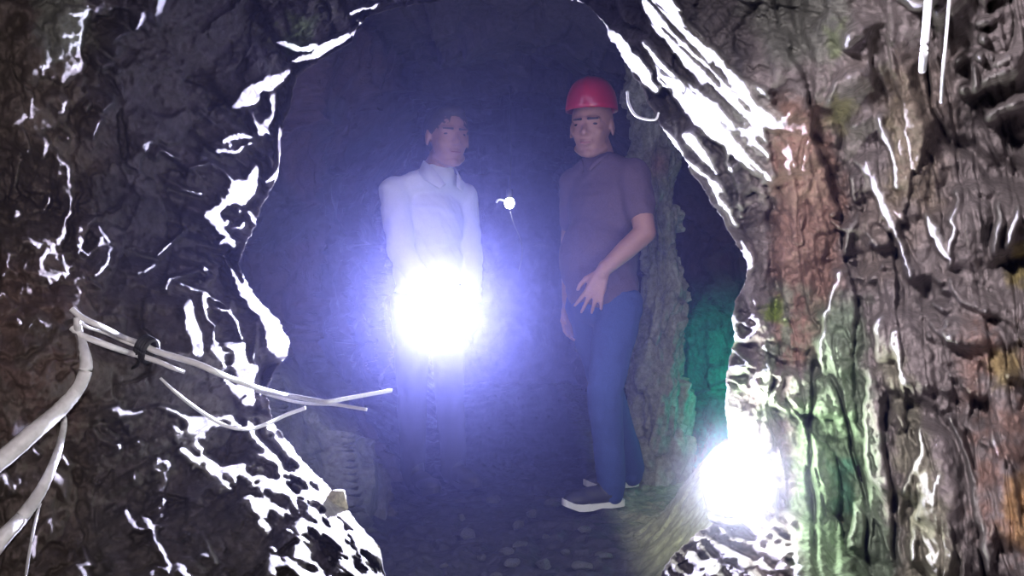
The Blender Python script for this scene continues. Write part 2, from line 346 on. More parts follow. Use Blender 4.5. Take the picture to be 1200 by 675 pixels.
low = (1 - right) * (fa1 * .040 + fa2 * .020 + fa3 * .006) + right * (fb1 * .055 + fb2 * .009 + fa3 * .002)
crev = 1 - np.abs(vnoise((PX - .10 * PY) / 46 + .5 * fbm(PX / 80, PY / 120, 201, 3), PY / 300, 203) * 2 - 1)
crev2 = 1 - np.abs(vnoise((PX - .16 * PY) / 22 + .4 * fbm(PX / 50, PY / 70, 205, 3), PY / 110, 207) * 2 - 1)
low = low + right * (.050 * smooth(crev, .86, .99) + .020 * smooth(crev2, .85, 1.0))
low = low + .006 * (1 - smooth((1 - right) * fe1 + right * ge1, 0, .14)) + .003 * (1 - smooth((1 - right) * fe2 + right * ge2, 0, .12))
low = low + .007 * fbm(PX / 14, PY / 14, 21, 4) + .005 * np.abs(fbm(PX / 9 + 3, PY / 11, 221, 4)) * 2
calm = poly([(130, -60), (400, -60), (330, 90), (270, 240), (250, 320), (150, 340), (110, 200)], 30)
low = low * (1 - .45 * calm)
# rib shapes of the right wall: (points, width, how far it stands out)
RIB = [([(940, 150), (948, 220), (940, 290), (930, 350)], [40, 76, 70, 30], .045), ([(900, 60), (930, 90)], [70, 60], .04), ([(1010, 40), (1015, 90), (1010, 130)], [60, 90, 60], .03),
       ([(1060, 90), (1068, 160), (1066, 240)], [22, 44, 40], .04), ([(1050, 340), (1068, 420), (1094, 520), (1112, 640), (1116, 720)], [40, 38, 44, 56, 60], .05), ([(975, 330), (972, 420), (970, 500)], [30, 44, 50], .035),
       ([(1022, 440), (1034, 520), (1050, 600)], [14, 36, 30], .03), ([(1012, 590), (1004, 700)], [30, 70], .03), ([(1160, 400), (1176, 480), (1180, 620)], [50, 60, 60], .04), ([(1034, 380), (1046, 450), (1052, 500)], [14, 24, 18], .03),
       ([(1140, 250), (1142, 300)], [40, 44], .025), ([(1190, 330), (1200, 370)], [40, 50], .03), ([(1160, 60), (1180, 100)], [60, 70], .03), ([(960, 500), (962, 600), (955, 700)], [50, 60, 60], .02),
       ([(40, 60), (30, 120), (50, 200)], [60, 90, 90], .05), ([(80, 30), (86, 50)], [56, 60], .05), ([(40, 250), (50, 300)], [50, 70], .03), ([(50, 400), (60, 450), (20, 500)], [70, 70, 60], .045), ([(210, 600), (220, 680)], [100, 110], .03)]
up_m = np.zeros(PX.shape)
for pts, wdt, hh in RIB:
    a = stroke(pts, [x * .55 for x in wdt], max(wdt) * .22, PX + 2 * wx, PY + 2 * wy); up_m = np.maximum(up_m, hh * np.sqrt(smooth(a, 0, 1)))
CRK = [([(898, 210), (905, 280), (910, 380)], 4), ([(990, 140), (984, 240), (972, 330)], 10), ([(1002, 280), (1010, 340), (1012, 420)], 7), ([(1035, 450), (1046, 520), (1056, 580), (1068, 620)], 7), ([(1082, 90), (1088, 110)], 14), ([(1110, 200), (1112, 240), (1106, 280)], 7), ([(1145, 232), (1166, 236), (1160, 290)], 9),
       ([(1120, 440), (1132, 520), (1150, 600), (1160, 680)], 13), ([(1130, 330), (1165, 345), (1185, 370)], 6), ([(890, 0), (860, 40), (880, 80), (900, 84)], 4), ([(905, 10), (960, 14)], 3), ([(24, 262), (46, 258), (60, 242)], 5), ([(84, 190), (88, 236), (76, 290)], 6), ([(100, 50), (90, 80), (50, 110)], 14), ([(0, 420), (40, 410), (70, 370)], 5),
       ([(40, 430), (88, 414)], 4), ([(14, 350), (38, 350)], 12), ([(110, 350), (130, 420), (128, 460)], 16), ([(110, 480), (90, 560), (76, 640)], 18), ([(1186, 540), (1200, 560)], 5), ([(1010, 20), (1000, 0)], 4), ([(1200, 310), (1170, 312)], 4), ([(20, 20), (16, 44)], 8)]
dn_m = np.zeros(PX.shape)
for pts, wdt in CRK: dn_m = np.maximum(dn_m, .032 * stroke(pts, wdt * .8, wdt * .9, PX + 2.2 * wx, PY + 2.2 * wy))
k = 1 / .33
edge = smooth(s, 0, .04)
H = H + (-low * (.03 + .97 * dark) * 1.0 + up_m * (.3 + .7 * dark) * .9 - dn_m) * k * edge
over = np.maximum(0, H - (HOR - .05)); H = H - dark * edge * (over - .05 * np.tanh(over / .05))
H = H + .006 * fbm(PX / 4.5, PY / 5, 23, 3) * k * edge
H = blur(blur(H, 1, 0), 1, 1)
DEP = D / (1 + H * U)
X3 = (PX - 600) / F * DEP; Z3 = CAM_Z + (337.5 - PY) / F * DEP
FRONT = np.stack([X3, DEP, Z3], -1)

# rock colours
def mixc(c, col, m): return c * (1 - m[..., None]) + np.array(col) * m[..., None]
n1 = fbm(PX / 60, PY / 90, 50, 4); n2 = fbm(PX / 18, PY / 30, 51, 4); n3 = fbm(PX / 35, PY / 35, 52, 4)
C = np.ones(PX.shape + (3,)) * np.array((.105, .090, .098))
C = mixc(C, (.16, .145, .15), smooth(n1, -.1, .4) * .7)
C = mixc(C, (.075, .068, .085), smooth(-n2, .0, .4) * .6)
def zone(pts, col, amt, soft=25, n=None):
    global C
    m = poly(pts, soft, PX + 3 * wx, PY + 3 * wy)
    C = mixc(C, col, m * amt * (1 if n is None else smooth(n, -.25, .2)))
zone([(880, -60), (1340, -60), (1340, 820), (880, 820)], (.25, .21, .215), .85, 10)
zone([(-140, -60), (120, -60), (110, 320), (130, 420), (90, 700), (-140, 800)], (.125, .095, .085), .8, 20)
zone([(110, -60), (420, -60), (300, 100), (280, 330), (120, 340)], (.075, .065, .10), .8, 30)
zone([(906, 120), (960, 120), (990, 220), (984, 340), (950, 430), (915, 430), (904, 300)], (.27, .155, .125), .85, 8)
zone([(1040, 80), (1080, 90), (1100, 240), (1040, 240)], (.17, .14, .085), .8, 8)
zone([(980, 60), (1120, 60), (1110, 330), (1000, 330)], (.22, .17, .15), .6, 14, n1)
zone([(1130, 370), (1220, 350), (1240, 700), (1170, 700), (1130, 560)], (.27, .15, .12), .7, 12, n3)
zone([(1190, 290), (1230, 280), (1230, 340), (1185, 330)], (.28, .22, .06), .8, 6)
zone([(1150, 420), (1190, 400), (1200, 450), (1170, 460)], (.26, .20, .07), .7, 6)
zone([(1180, 560), (1220, 540), (1220, 640), (1180, 640)], (.36, .20, .07), .7, 8)
zone([(960, 350), (1010, 350), (1020, 480), (1060, 700), (930, 700), (945, 470)], (.17, .24, .16), .75, 10)
zone([(860, 330), (950, 340), (950, 500), (850, 500)], (.20, .25, .19), .7, 10, n2)
zone([(895, 355), (915, 352), (918, 372), (900, 376)], (.22, .30, .04), .9, 5)
zone([(965, 30), (985, 25), (985, 60), (968, 62)], (.22, .28, .05), .8, 5)
zone([(970, 110), (1000, 120), (990, 160), (968, 150)], (.25, .22, .08), .6, 6)
zone([(1030, 400), (1060, 420), (1100, 560), (1130, 700), (1060, 700), (1050, 520)], (.22, .21, .15), .7, 8)
zone([(860, -20), (1000, -20), (990, 60), (900, 80)], (.15, .16, .14), .7, 10)
zone([(40, -20), (106, -20), (104, 60), (60, 80), (40, 40)], (.20, .21, .19), .8, 8)
zone([(64, 18), (104, 14), (100, 48), (70, 52)], (.42, .45, .44), .8, 5, n2)
zone([(-20, 290), (100, 340), (100, 500), (-20, 520)], (.14, .085, .08), .6, 12, n3)
zone([(330, 20), (370, 20), (372, 56), (340, 60)], (.16, .22, .10), .7, 6)
zone([(930, 470), (1010, 480), (1010, 700), (935, 700)], (.16, .25, .14), .65, 10)
zone([(975, 540), (1000, 540), (1000, 600), (980, 600)], (.05, .22, .15), .6, 8)
# lamp light on slabs and talus, painted in as paler rock
lit_tone = np.maximum(slabm, poly([(190, 470), (320, 490), (500, 700), (500, 760), (290, 760)], 8)) * blur(M, 1, 1)
C = mixc(C, (.42, .41, .40), lit_tone * .75)
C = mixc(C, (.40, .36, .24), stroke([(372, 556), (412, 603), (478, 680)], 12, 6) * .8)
C = mixc(C, (.34, .33, .33), blur(M, 1, 1) * right * .5)  # lamp-facing streaks of the right wall painted paler as well
C = np.clip(C, 0, 1)

# back of the rim and the run towards the viewer
radial = np.stack([cx, np.zeros(NT), -sy], -1)
P0 = FRONT[:, 0]
back = []
for kx in range(16, 0, -1):
    q = kx / 16
    off = .48 * q + .02 * fbm(th * 14 + 9, th * 0 + kx * .35, 33, 3) * min(1, kx / 3)
    yy = .62 * q
    back.append(P0 + radial * off[:, None] + np.array([0, 1, 0]) * yy)
back = np.stack(back, 1)
PE = FRONT[:, -1]
front = []
for kx in range(1, 15):
    q = kx / 14
    n = .04 * fbm(th * 12, th * 0 + kx * .5, 35, 4)
    e = PE + radial * (.28 * q ** .7 + n)[:, None]
    e[:, 1] = PE[:, 1] * (1 - q) + (-1.3) * q
    front.append(e)
front = np.stack(front, 1)
ALL = np.concatenate([back, FRONT, front], 1)
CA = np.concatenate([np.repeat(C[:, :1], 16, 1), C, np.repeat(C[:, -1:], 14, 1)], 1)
def th_of(px, py):
    a = math.atan2(py - LPY, px - LPX)
    while a < th[0]: a += 2 * math.pi
    while a > th[-1]: a -= 2 * math.pi
    return int(np.searchsorted(th, a))
iA, iB = sorted((th_of(300, 20), th_of(700, 10)))
segs = [(0, iA), (iA, iB), (iB, NT - 1)]
names = []
for a, b in segs:
    mid = (a + b) // 2
    names.append('ceiling' if b == iB else ('wall_left' if cx[mid] < 0 else 'wall_right'))
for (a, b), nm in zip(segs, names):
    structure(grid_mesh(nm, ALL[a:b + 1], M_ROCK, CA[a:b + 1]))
def surf(px, py):
    a = math.atan2(py - LPY, px - LPX)
    while a < th[0]: a += 2 * math.pi
    while a > th[-1]: a -= 2 * math.pi
    i = min(NT - 1, max(0, int(np.searchsorted(th, a)))); r = math.hypot(px - LPX, py - LPY)
    t = (r - r0[i]) / (r1[i] - r0[i]) * (NR - 1); j = int(min(NR - 1, max(0, t)))
    return float(DEP[i, j])

# ------------------------------------------------------------------ inner tunnel
def inner_tunnel():
    ys = np.concatenate([np.linspace(2.05, 5.2, 230), np.linspace(5.25, 9, 60)])
    def profile(side):
        v = np.linspace(0, 1, 200)[None, :]; Y = ys[:, None] + 0 * v
        z = -.15 + 2.1 * v + 0 * Y
        if side < 0:
            wv = np.interp(ys, [2.05, 2.4, 2.9, 3.4, 4, 5, 7, 9], [1.1, 1.12, .95, .80, .86, .9, .8, .5])[:, None]
            wv = wv - .40 * smooth(-z, -.85, -.05) * smooth(Y, 2.2, 2.7) * (1 - smooth(Y, 3.1, 3.7))
        else:
            wv = np.interp(ys, [2.05, 2.4, 3.0, 3.8, 4.3, 5, 7, 9], [.98, 1.12, 1.18, 1.12, .85, .8, .7, .4])[:, None]
        wv = wv * (1 - .35 * smooth(z, 1.3, 1.95))
        a, b = Y * 1.0 / .30, z / .36
        f1, e1 = facets(a + .3 * fbm(a, b, 5), b, 70 + int(side), 1.0); f2, e2 = facets(a * 3, b * 3, 80, 1.0)
        x = side * (wv - .09 * (f1 - .5) - .03 * (f2 - .5) + .05 * fbm(a, b, 91, 5) - .03 * (1 - smooth(e1, 0, .12)))
        return np.stack([x, Y, z], -1)
    for side, nm in ((-1, 'wall_inner_left'), (1, 'wall_inner_right')):
        P = profile(side); g = fbm(P[..., 1] * 2, P[..., 2] * 2.4, 66, 4)
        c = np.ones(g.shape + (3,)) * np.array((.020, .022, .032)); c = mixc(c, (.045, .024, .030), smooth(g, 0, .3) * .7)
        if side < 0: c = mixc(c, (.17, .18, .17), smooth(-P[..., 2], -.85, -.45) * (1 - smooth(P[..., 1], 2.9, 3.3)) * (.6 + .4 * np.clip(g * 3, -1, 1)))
        if side > 0: c = mixc(c, (.02, .42, .30), smooth(-P[..., 2], -1.0, -.6) * smooth(-np.abs(P[..., 1] - 3.9), -.9, -.5) * (.75 + .25 * np.clip(g * 3, -1, 1)))  # teal glow of the recess painted into the wall colour
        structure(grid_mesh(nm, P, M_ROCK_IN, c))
    v = np.linspace(-1.25, 1.25, 230)[None, :]; Y = ys[:, None] + 0 * v; X = v + 0 * Y
    f1, e1 = facets(X / .35, Y / .4, 99, 1.0); f2, e2 = facets(X / .11, Y / .12, 98, 1.0)
    z = 1.93 + .12 * smooth(Y, 2.3, 2.6) - .10 * smooth(Y, 3.1, 3.6) - .25 * np.abs(X) ** 3 + .09 * f1 + .03 * f2 + .05 * fbm(X * 3, Y * 3, 97, 5)
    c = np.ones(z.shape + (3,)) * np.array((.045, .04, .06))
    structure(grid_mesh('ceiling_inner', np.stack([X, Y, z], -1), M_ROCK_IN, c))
    # end of the drive
    v = np.linspace(-1.2, 1.2, 90)[None, :]; zz = np.linspace(-.2, 2.4, 90)[:, None]; X = v + 0 * zz; Z = zz + 0 * v
    y = 7.6 + .4 * fbm(X * 2, Z * 2, 44, 5)
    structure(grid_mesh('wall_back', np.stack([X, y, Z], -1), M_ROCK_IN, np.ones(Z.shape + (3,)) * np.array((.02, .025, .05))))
inner_tunnel()

def floor_z(X, Y):
    z = .03 * fbm(X * 3, Y * 3, 121, 4) + .018 * ridged(X * 9, Y * 9, 122, 3)
    z = z * (1 - .9 * smooth(Y, 2.95, 3.2) * (1 - smooth(Y, 3.8, 4.0)))
    z = z + .42 * smooth(X - .12 * (Y - 2.6), .36, .80) * smooth(Y, 2.0, 2.3) * (1 - smooth(Y, 2.75, 3.3))
    z = z + .25 * smooth(-X, .40, .9) * smooth(Y, 1.8, 2.4)
    return z
def build_floor():
    ys = np.concatenate([np.linspace(-1.3, 1.4, 60), np.linspace(1.42, 4.2, 420), np.linspace(4.25, 9, 100)])
    v = np.linspace(-1.5, 1.5, 420)[None, :]; Y = ys[:, None] + 0 * v; X = v + 0 * Y
    f2, e2 = facets(X / .07, Y / .08, 198, 1.0)
    z = floor_z(X, Y) + .014 * (f2 - .5) + .006 * fbm(X * 30, Y * 30, 123, 3)
    g = fbm(X * 4, Y * 4, 66, 4)
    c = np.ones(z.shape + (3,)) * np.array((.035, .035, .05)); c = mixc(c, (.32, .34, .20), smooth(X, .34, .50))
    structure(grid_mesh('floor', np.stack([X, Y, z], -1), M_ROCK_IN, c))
build_floor()
#@@OBJ1
# ------------------------------------------------------------------ shapes used by the objects
def basis(d, up=Vector((0, 0, 1))):
    d = Vector(d).normalized()
    if abs(d.dot(up)) > .98: up = Vector((0, 1, 0))
    x = d.cross(up).normalized(); y = x.cross(d).normalized()
    return x, y, d
def capsule(bm, a, b, ra, rb, seg=18):
    a, b = Vector(a), Vector(b); x, y, d = basis(b - a if (b - a).length > 1e-6 else Vector((0, 0, 1)))
    prof = [(a, -math.cos(t) * ra, math.sin(t) * ra) for t in [i * math.pi / 12 for i in range(0, 7)]] + \
           [(b, math.sin(t) * rb, math.cos(t) * rb) for t in [i * math.pi / 12 for i in range(0, 7)]]
    rings = []
    for c, o, r in prof:
        if r < 1e-5: rings.append([bm.verts.new(c + d * o)])
        else: rings.append([bm.verts.new(c + d * o + (x * math.cos(2 * math.pi * k / seg) + y * math.sin(2 * math.pi * k / seg)) * r) for k in range(seg)])
    for p, q in zip(rings[:-1], rings[1:]):
        for k in range(seg):
            k2 = (k + 1) % seg
            vs = [p[k % len(p)], p[k2 % len(p)], q[k2 % len(q)], q[k % len(q)]]
            u = []
            for v in vs:
                if v not in u: u.append(v)
            if len(u) > 2:
                try: bm.faces.new(u)
                except ValueError: pass
def ellipsoid(bm, c, axes, radii, sub=3):
    """axes: three unit vectors"""
    r = bmesh.ops.create_icosphere(bm, subdivisions=sub, radius=1)
    for v in r['verts']:
        p = v.co.copy(); v.co = Vector(c) + axes[0] * (p.x * radii[0]) + axes[1] * (p.y * radii[1]) + axes[2] * (p.z * radii[2])
def grow(name, build, mat, parent=None, voxel=.006, smooth_n=5, smooth_f=.5, disp=None):
    """one continuous surface grown over overlapping limbs"""
    bm = bmesh.new(); build(bm); bmesh.ops.recalc_face_normals(bm, faces=bm.faces)
    me = bpy.data.meshes.new('tmp'); bm.to_mesh(me); bm.free()
    o = bpy.data.objects.new('tmp', me); sc.collection.objects.link(o)
    m = o.modifiers.new('r', 'REMESH'); m.mode = 'VOXEL'; m.voxel_size = voxel
    if smooth_n:
        m = o.modifiers.new('s', 'SMOOTH'); m.iterations = smooth_n; m.factor = smooth_f
    dg = bpy.context.evaluated_depsgraph_get(); dg.update()
    out = bpy.data.meshes.new_from_object(o.evaluated_get(dg)); out.name = name
    bpy.data.objects.remove(o); bpy.data.meshes.remove(me)
    if disp:
        n = len(out.vertices); co = np.empty(n * 3, np.float32); out.vertices.foreach_get('co', co); co = co.reshape(-1, 3)
        co[:] = disp(co); out.vertices.foreach_set('co', co.reshape(-1)); out.update()
    out.shade_smooth(); out.materials.clear()
    return mesh_obj(name, out, mat, parent)
def catmull(pts, n=10):
    P = [Vector(p) for p in pts]; P = [2 * P[0] - P[1]] + P + [2 * P[-1] - P[-2]]; out = []
    for i in range(1, len(P) - 2):
        for k in range(n):
            t = k / n; a, b, c, d = P[i - 1], P[i], P[i + 1], P[i + 2]
            out.append(.5 * ((2 * b) + (c - a) * t + (2 * a - 5 * b + 4 * c - d) * t * t + (3 * b - a - 3 * c + d) * t ** 3))
    out.append(P[-2]); return out
def tube_bm(pts, r, seg=14, n=10, rough=0, seed=1, bm=None, ribs=0):
    C_ = catmull(pts, n); m = len(C_)
    rs = r if isinstance(r, (list, tuple)) else [r] * len(pts)
    bm = bm or bmesh.new(); prev = None; rnd = random.Random(seed); first = last = None
    up = Vector((.13, .2, 1)).normalized()
    for i, p in enumerate(C_):
        d = (C_[min(m - 1, i + 1)] - C_[max(0, i - 1)]).normalized()
        x = d.cross(up).normalized(); y = x.cross(d)
        t = i / (m - 1) * (len(rs) - 1); j = min(len(rs) - 2, int(t)); rr = rs[j] + (rs[j + 1] - rs[j]) * (t - j)
        if ribs: rr *= 1 + ribs * (i % 2)
        ring = [bm.verts.new(p + (x * math.cos(2 * math.pi * k / seg) + y * math.sin(2 * math.pi * k / seg)) * rr * (1 + rough * (rnd.random() - .5))) for k in range(seg)]
        if prev:
            for k in range(seg): bm.faces.new((prev[k], prev[(k + 1) % seg], ring[(k + 1) % seg], ring[k]))
        else: first = ring
        prev = ring
    bm.faces.new(first[::-1]); bm.faces.new(prev)
    return bm
def lathe_bm(profile, origin, d, seg=32, bm=None):
    """profile: (distance along d, radius)"""
    x, y, d = basis(d); o = Vector(origin); bm = bm or bmesh.new(); rings = []
    for h_, r in profile:
        if r < 1e-6: rings.append([bm.verts.new(o + d * h_)])
        else: rings.append([bm.verts.new(o + d * h_ + (x * math.cos(2 * math.pi * k / seg) + y * math.sin(2 * math.pi * k / seg)) * r) for k in range(seg)])
    for p, q in zip(rings[:-1], rings[1:]):
        for k in range(seg):
            u = []
            for v in (p[k % len(p)], p[(k + 1) % seg % len(p)], q[(k + 1) % seg % len(q)], q[k % len(q)]):
                if v not in u: u.append(v)
            if len(u) > 2: bm.faces.new(u)
    return bm
def hand_parts(bm, wrist, dirv, palm, curl=(25, 30, 20), spread=5, thumb_side=1, size=1.0, thumb_curl=25, curls=None):
    """dirv: towards the fingers, palm: direction the palm faces, thumb_side +1/-1 along dirv x palm"""
    d = Vector(dirv).normalized(); n = Vector(palm); n = (n - d * n.dot(d)).normalized(); s_ = d.cross(n).normalized() * thumb_side
    w = Vector(wrist); q = size
    capsule(bm, w - d * .02 * q, w + d * .015 * q, .025 * q, .025 * q)
    for k, o in enumerate((.028, .010, -.010, -.028)):
        kn = w + d * (.088 - abs(o - .008) * .25) * q + s_ * o * q
        capsule(bm, w + d * .012 * q + s_ * o * .55 * q, kn, .0145 * q, .0125 * q)
        capsule(bm, w + d * .012 * q + s_ * o * .55 * q + n * .006 * q, kn - d * .012 * q + n * .004 * q, .0145 * q, .012 * q)
        L_ = ((.042, .026, .021), (.047, .030, .022), (.043, .028, .021), (.034, .021, .018))[k]
        a = 0; p = kn; sp = math.radians(spread) * o / .028; cc = curls[k] if curls else curl
        for j in range(3):
            a += math.radians(cc[j])
            dd = (d * math.cos(a) + n * math.sin(a)); dd = (dd * math.cos(sp) + s_ * math.sin(sp)).normalized()
            p2 = p + dd * L_[j] * q
            capsule(bm, p, p2, (.0095, .0088, .008)[j] * q, (.0088, .008, .0068)[j] * q, 12); p = p2
    # thumb leaves the side of the palm near its base
    b0 = w + d * .022 * q + s_ * .020 * q + n * .006 * q
    t = math.radians(thumb_curl)
    d1 = (d * .62 + s_ * .68 + n * .35).normalized(); b1 = b0 + d1 * .042 * q
    d2 = (d * (.8) + s_ * .35 * math.cos(t) + n * math.sin(t) * 1.1).normalized(); b2 = b1 + d2 * .032 * q
    d3 = (d * .85 + s_ * .1 + n * math.sin(t) * 1.4).normalized(); b3 = b2 + d3 * .024 * q
    capsule(bm, b0, b1, .0155 * q, .0115 * q, 12); capsule(bm, b1, b2, .011 * q, .0098 * q, 12); capsule(bm, b2, b3, .0098 * q, .0078 * q, 12)
def head_parts(bm, c, g, tilt=0.0, q=1.0):
    """c: centre of the head, g: where the face looks"""
    g = Vector(g).normalized(); s_ = Vector((0, 0, 1)).cross(g).normalized(); u = g.cross(s_).normalized() * 1.0
    if u.z < 0: u = -u
    P = lambda f, l, z: Vector(c) + (g * f + s_ * l + u * z) * q
    E = lambda f, l, z, rf, rl, rz, sub=3: ellipsoid(bm, P(f, l, z), (g, s_, u), (rf * q, rl * q, rz * q), sub)
    E(-.012, 0, .032, .095, .077, .090)            # skull
    E(.020, 0, -.010, .074, .066, .085)            # face
    E(.018, 0, -.062, .062, .054, .050)            # jaw
    E(.062, 0, -.098, .020, .022, .018)            # chin
    for l in (-1, 1):
        E(.052, l * .040, -.022, .026, .022, .022) # cheek
        capsule(bm, P(.083, l * .012, .022), P(.070, l * .048, .022), .010 * q, .008 * q)   # brow
        capsule(bm, P(.015, l * .050, -.075), P(.055, l * .018, -.097), .016 * q, .015 * q) # jaw line
        E(-.005, l * .079, -.004, .016, .007, .030); E(.002, l * .081, -.024, .009, .006, .012)   # ear
        E(.091, l * .012, -.030, .009, .009, .008)  # nostril wing
    capsule(bm, P(.082, 0, .012), P(.102, 0, -.024), .0085 * q, .0115 * q)
    E(.100, 0, -.029, .012, .010, .009)
    capsule(bm, P(.079, -.018, -.058), P(.079, .018, -.058), .008 * q, .008 * q); E(.085, 0, -.057, .008, .015, .005); E(.083, 0, -.067, .008, .014, .006)
    return P, g, s_, u

M_SKIN = simple('skin', (.30, .16, .12), .5, bump=.15, bscale=90, var=.1)
M_RED = simple('red_plastic', (.36, .010, .035), .28, var=.05, coat=.3)
M_REDF = simple('red_brim_plastic', (.42, .01, .04), .35, var=.05)
M_MAROON = simple('dark_plum_cotton', (.085, .055, .080), .9, bump=.3, bscale=160)
M_JEAN = simple('blue_denim', (.025, .05, .17), .9, bump=.4, bscale=200)
M_DARKC = simple('dark_work_cloth', (.008, .008, .012), .9, bump=.4, bscale=160)
M_WHITE = simple('white_cotton', (.62, .64, .70), .9, bump=.25, bscale=150, var=.08)
M_HAIR = simple('dark_hair', (.018, .014, .014), .6, bump=.8, bscale=220)
M_EYE = simple('eye_dark', (.02, .015, .015), .2)
M_LIP = simple('lip', (.26, .10, .09), .5)
M_BLACK = simple('black_rubber', (.018, .018, .02), .55)
M_SOLE = simple('white_rubber_sole', (.80, .80, .76), .6, var=.08)
M_HOSE = simple('pale_muddy_hose', (.72, .72, .74), .42, bump=.6, bscale=70, var=.3)
M_CABLE = simple('pale_cable', (.85, .85, .88), .3, bump=.3, bscale=90, var=.2)
M_WIRE = simple('thin_grey_wire', (.55, .55, .58), .4, var=.2)
M_DWIRE = simple('dull_grey_wire', (.12, .12, .13), .6)
M_METAL = simple('grey_metal', (.35, .35, .37), .35, metal=1)
M_LENS = simple('lit_lens', (.9, .9, .9), .3, emit=(.93, .92, 1.0), estr=25)
M_LENS2 = simple('lit_work_lamp_lens', (.9, .9, .9), .3, emit=(.94, 1.0, .96), estr=60)
M_BULB = simple('lit_small_bulb', (.9, .9, .9), .3, emit=(.95, 1.0, 1.0), estr=25)
M_GREENL = simple('added_green_lens', (.1, .8, .5), .3, emit=(.02, 1.0, .7), estr=6)
M_PIPE = simple('white_plastic_pipe', (.62, .62, .66), .4, var=.15, bump=.3, bscale=50)

def face_details(P, g, s_, u, root, q=1.0, brow=True):
    for l in (-1, 1):
        bm = bmesh.new(); ellipsoid(bm, P(.074, l * .030, .004), (g, s_, u), (.010 * q, .014 * q, .006 * q), 2)
        bm_obj('eye', bm, M_EYE, root)
        bm = bmesh.new(); capsule(bm, P(.089, l * .014, .022), P(.077, l * .046, .023), .0050 * q, .003 * q, 10); bm_obj('eyebrow', bm, M_HAIR, root)
    bm = bmesh.new(); capsule(bm, P(.090, -.017, -.0625), P(.090, .017, -.0625), .0032 * q, .0032 * q, 10); bm_obj('mouth', bm, M_LIP, root)

def fabric(amp, seed, zs=9.0):
    """soft folds"""
    def f(co):
        d = fbm(co[:, 0] * 14 + co[:, 2] * 5, co[:, 2] * zs + co[:, 1] * 9, seed, 3) + .5 * fbm(co[:, 2] * 26, co[:, 0] * 8 + co[:, 1] * 8, seed + 3, 2)
        c = co.mean(0); v = co - c; v[:, 2] *= .1; v /= np.linalg.norm(v, axis=1)[:, None] + 1e-6
        return co + v * (d * amp)[:, None]
    return f

def shoe(parent, heel, toe, zf, mat, solemat, label=None, wide=.045):
    """a low shoe: upper, and its sole as a sub-part"""
    h_, t_ = Vector(heel), Vector(toe); d = (t_ - h_); L_ = d.length; d.normalize(); s_ = Vector((0, 0, 1)).cross(d)
    def up(bm):
        ax = (d, s_, Vector((0, 0, 1)))
        ellipsoid(bm, h_ + d * .055 + Vector((0, 0, zf + .055)), ax, (.058, .038, .05)); ellipsoid(bm, h_ + d * (L_ * .45) + Vector((0, 0, zf + .047)), ax, (.10, .040, .042))
        ellipsoid(bm, h_ + d * (L_ - .075) + Vector((0, 0, zf + .040)), ax, (.075, .046, .034)); capsule(bm, h_ + d * .065 + Vector((0, 0, zf + .06)), h_ + d * .07 + Vector((0, 0, zf + .115)), .045, .042)
    o = grow('shoe', up, mat, parent, .006, 3)
    bm = bmesh.new(); n = 40; rows = []
    for zz in (0, .026):
        row = []
        for k in range(n):
            a = 2 * math.pi * k / n; f = (1 - math.cos(a)) / 2; wv = (.034 + .014 * math.exp(-((f - .72) / .28) ** 2)) * (abs(math.sin(a)) ** .6) * (1 if math.sin(a) > 0 else -1)
            lift = .022 * max(0, f - .78) / .22 - .006 * math.exp(-((f - .42) / .1) ** 2) * (zz == 0) * -1
            p = h_ + d * (-.004 + f * (L_ + .008)) + s_ * wv; row.append(bm.verts.new((p.x, p.y, zf + zz + lift)))
        rows.append(row)
    for k in range(n): bm.faces.new((rows[0][k], rows[0][(k + 1) % n], rows[1][(k + 1) % n], rows[1][k]))
    bm.faces.new(rows[0][::-1]); bm.faces.new(rows[1])
    bm_obj('sole', bm, solemat, o, False)
    return o

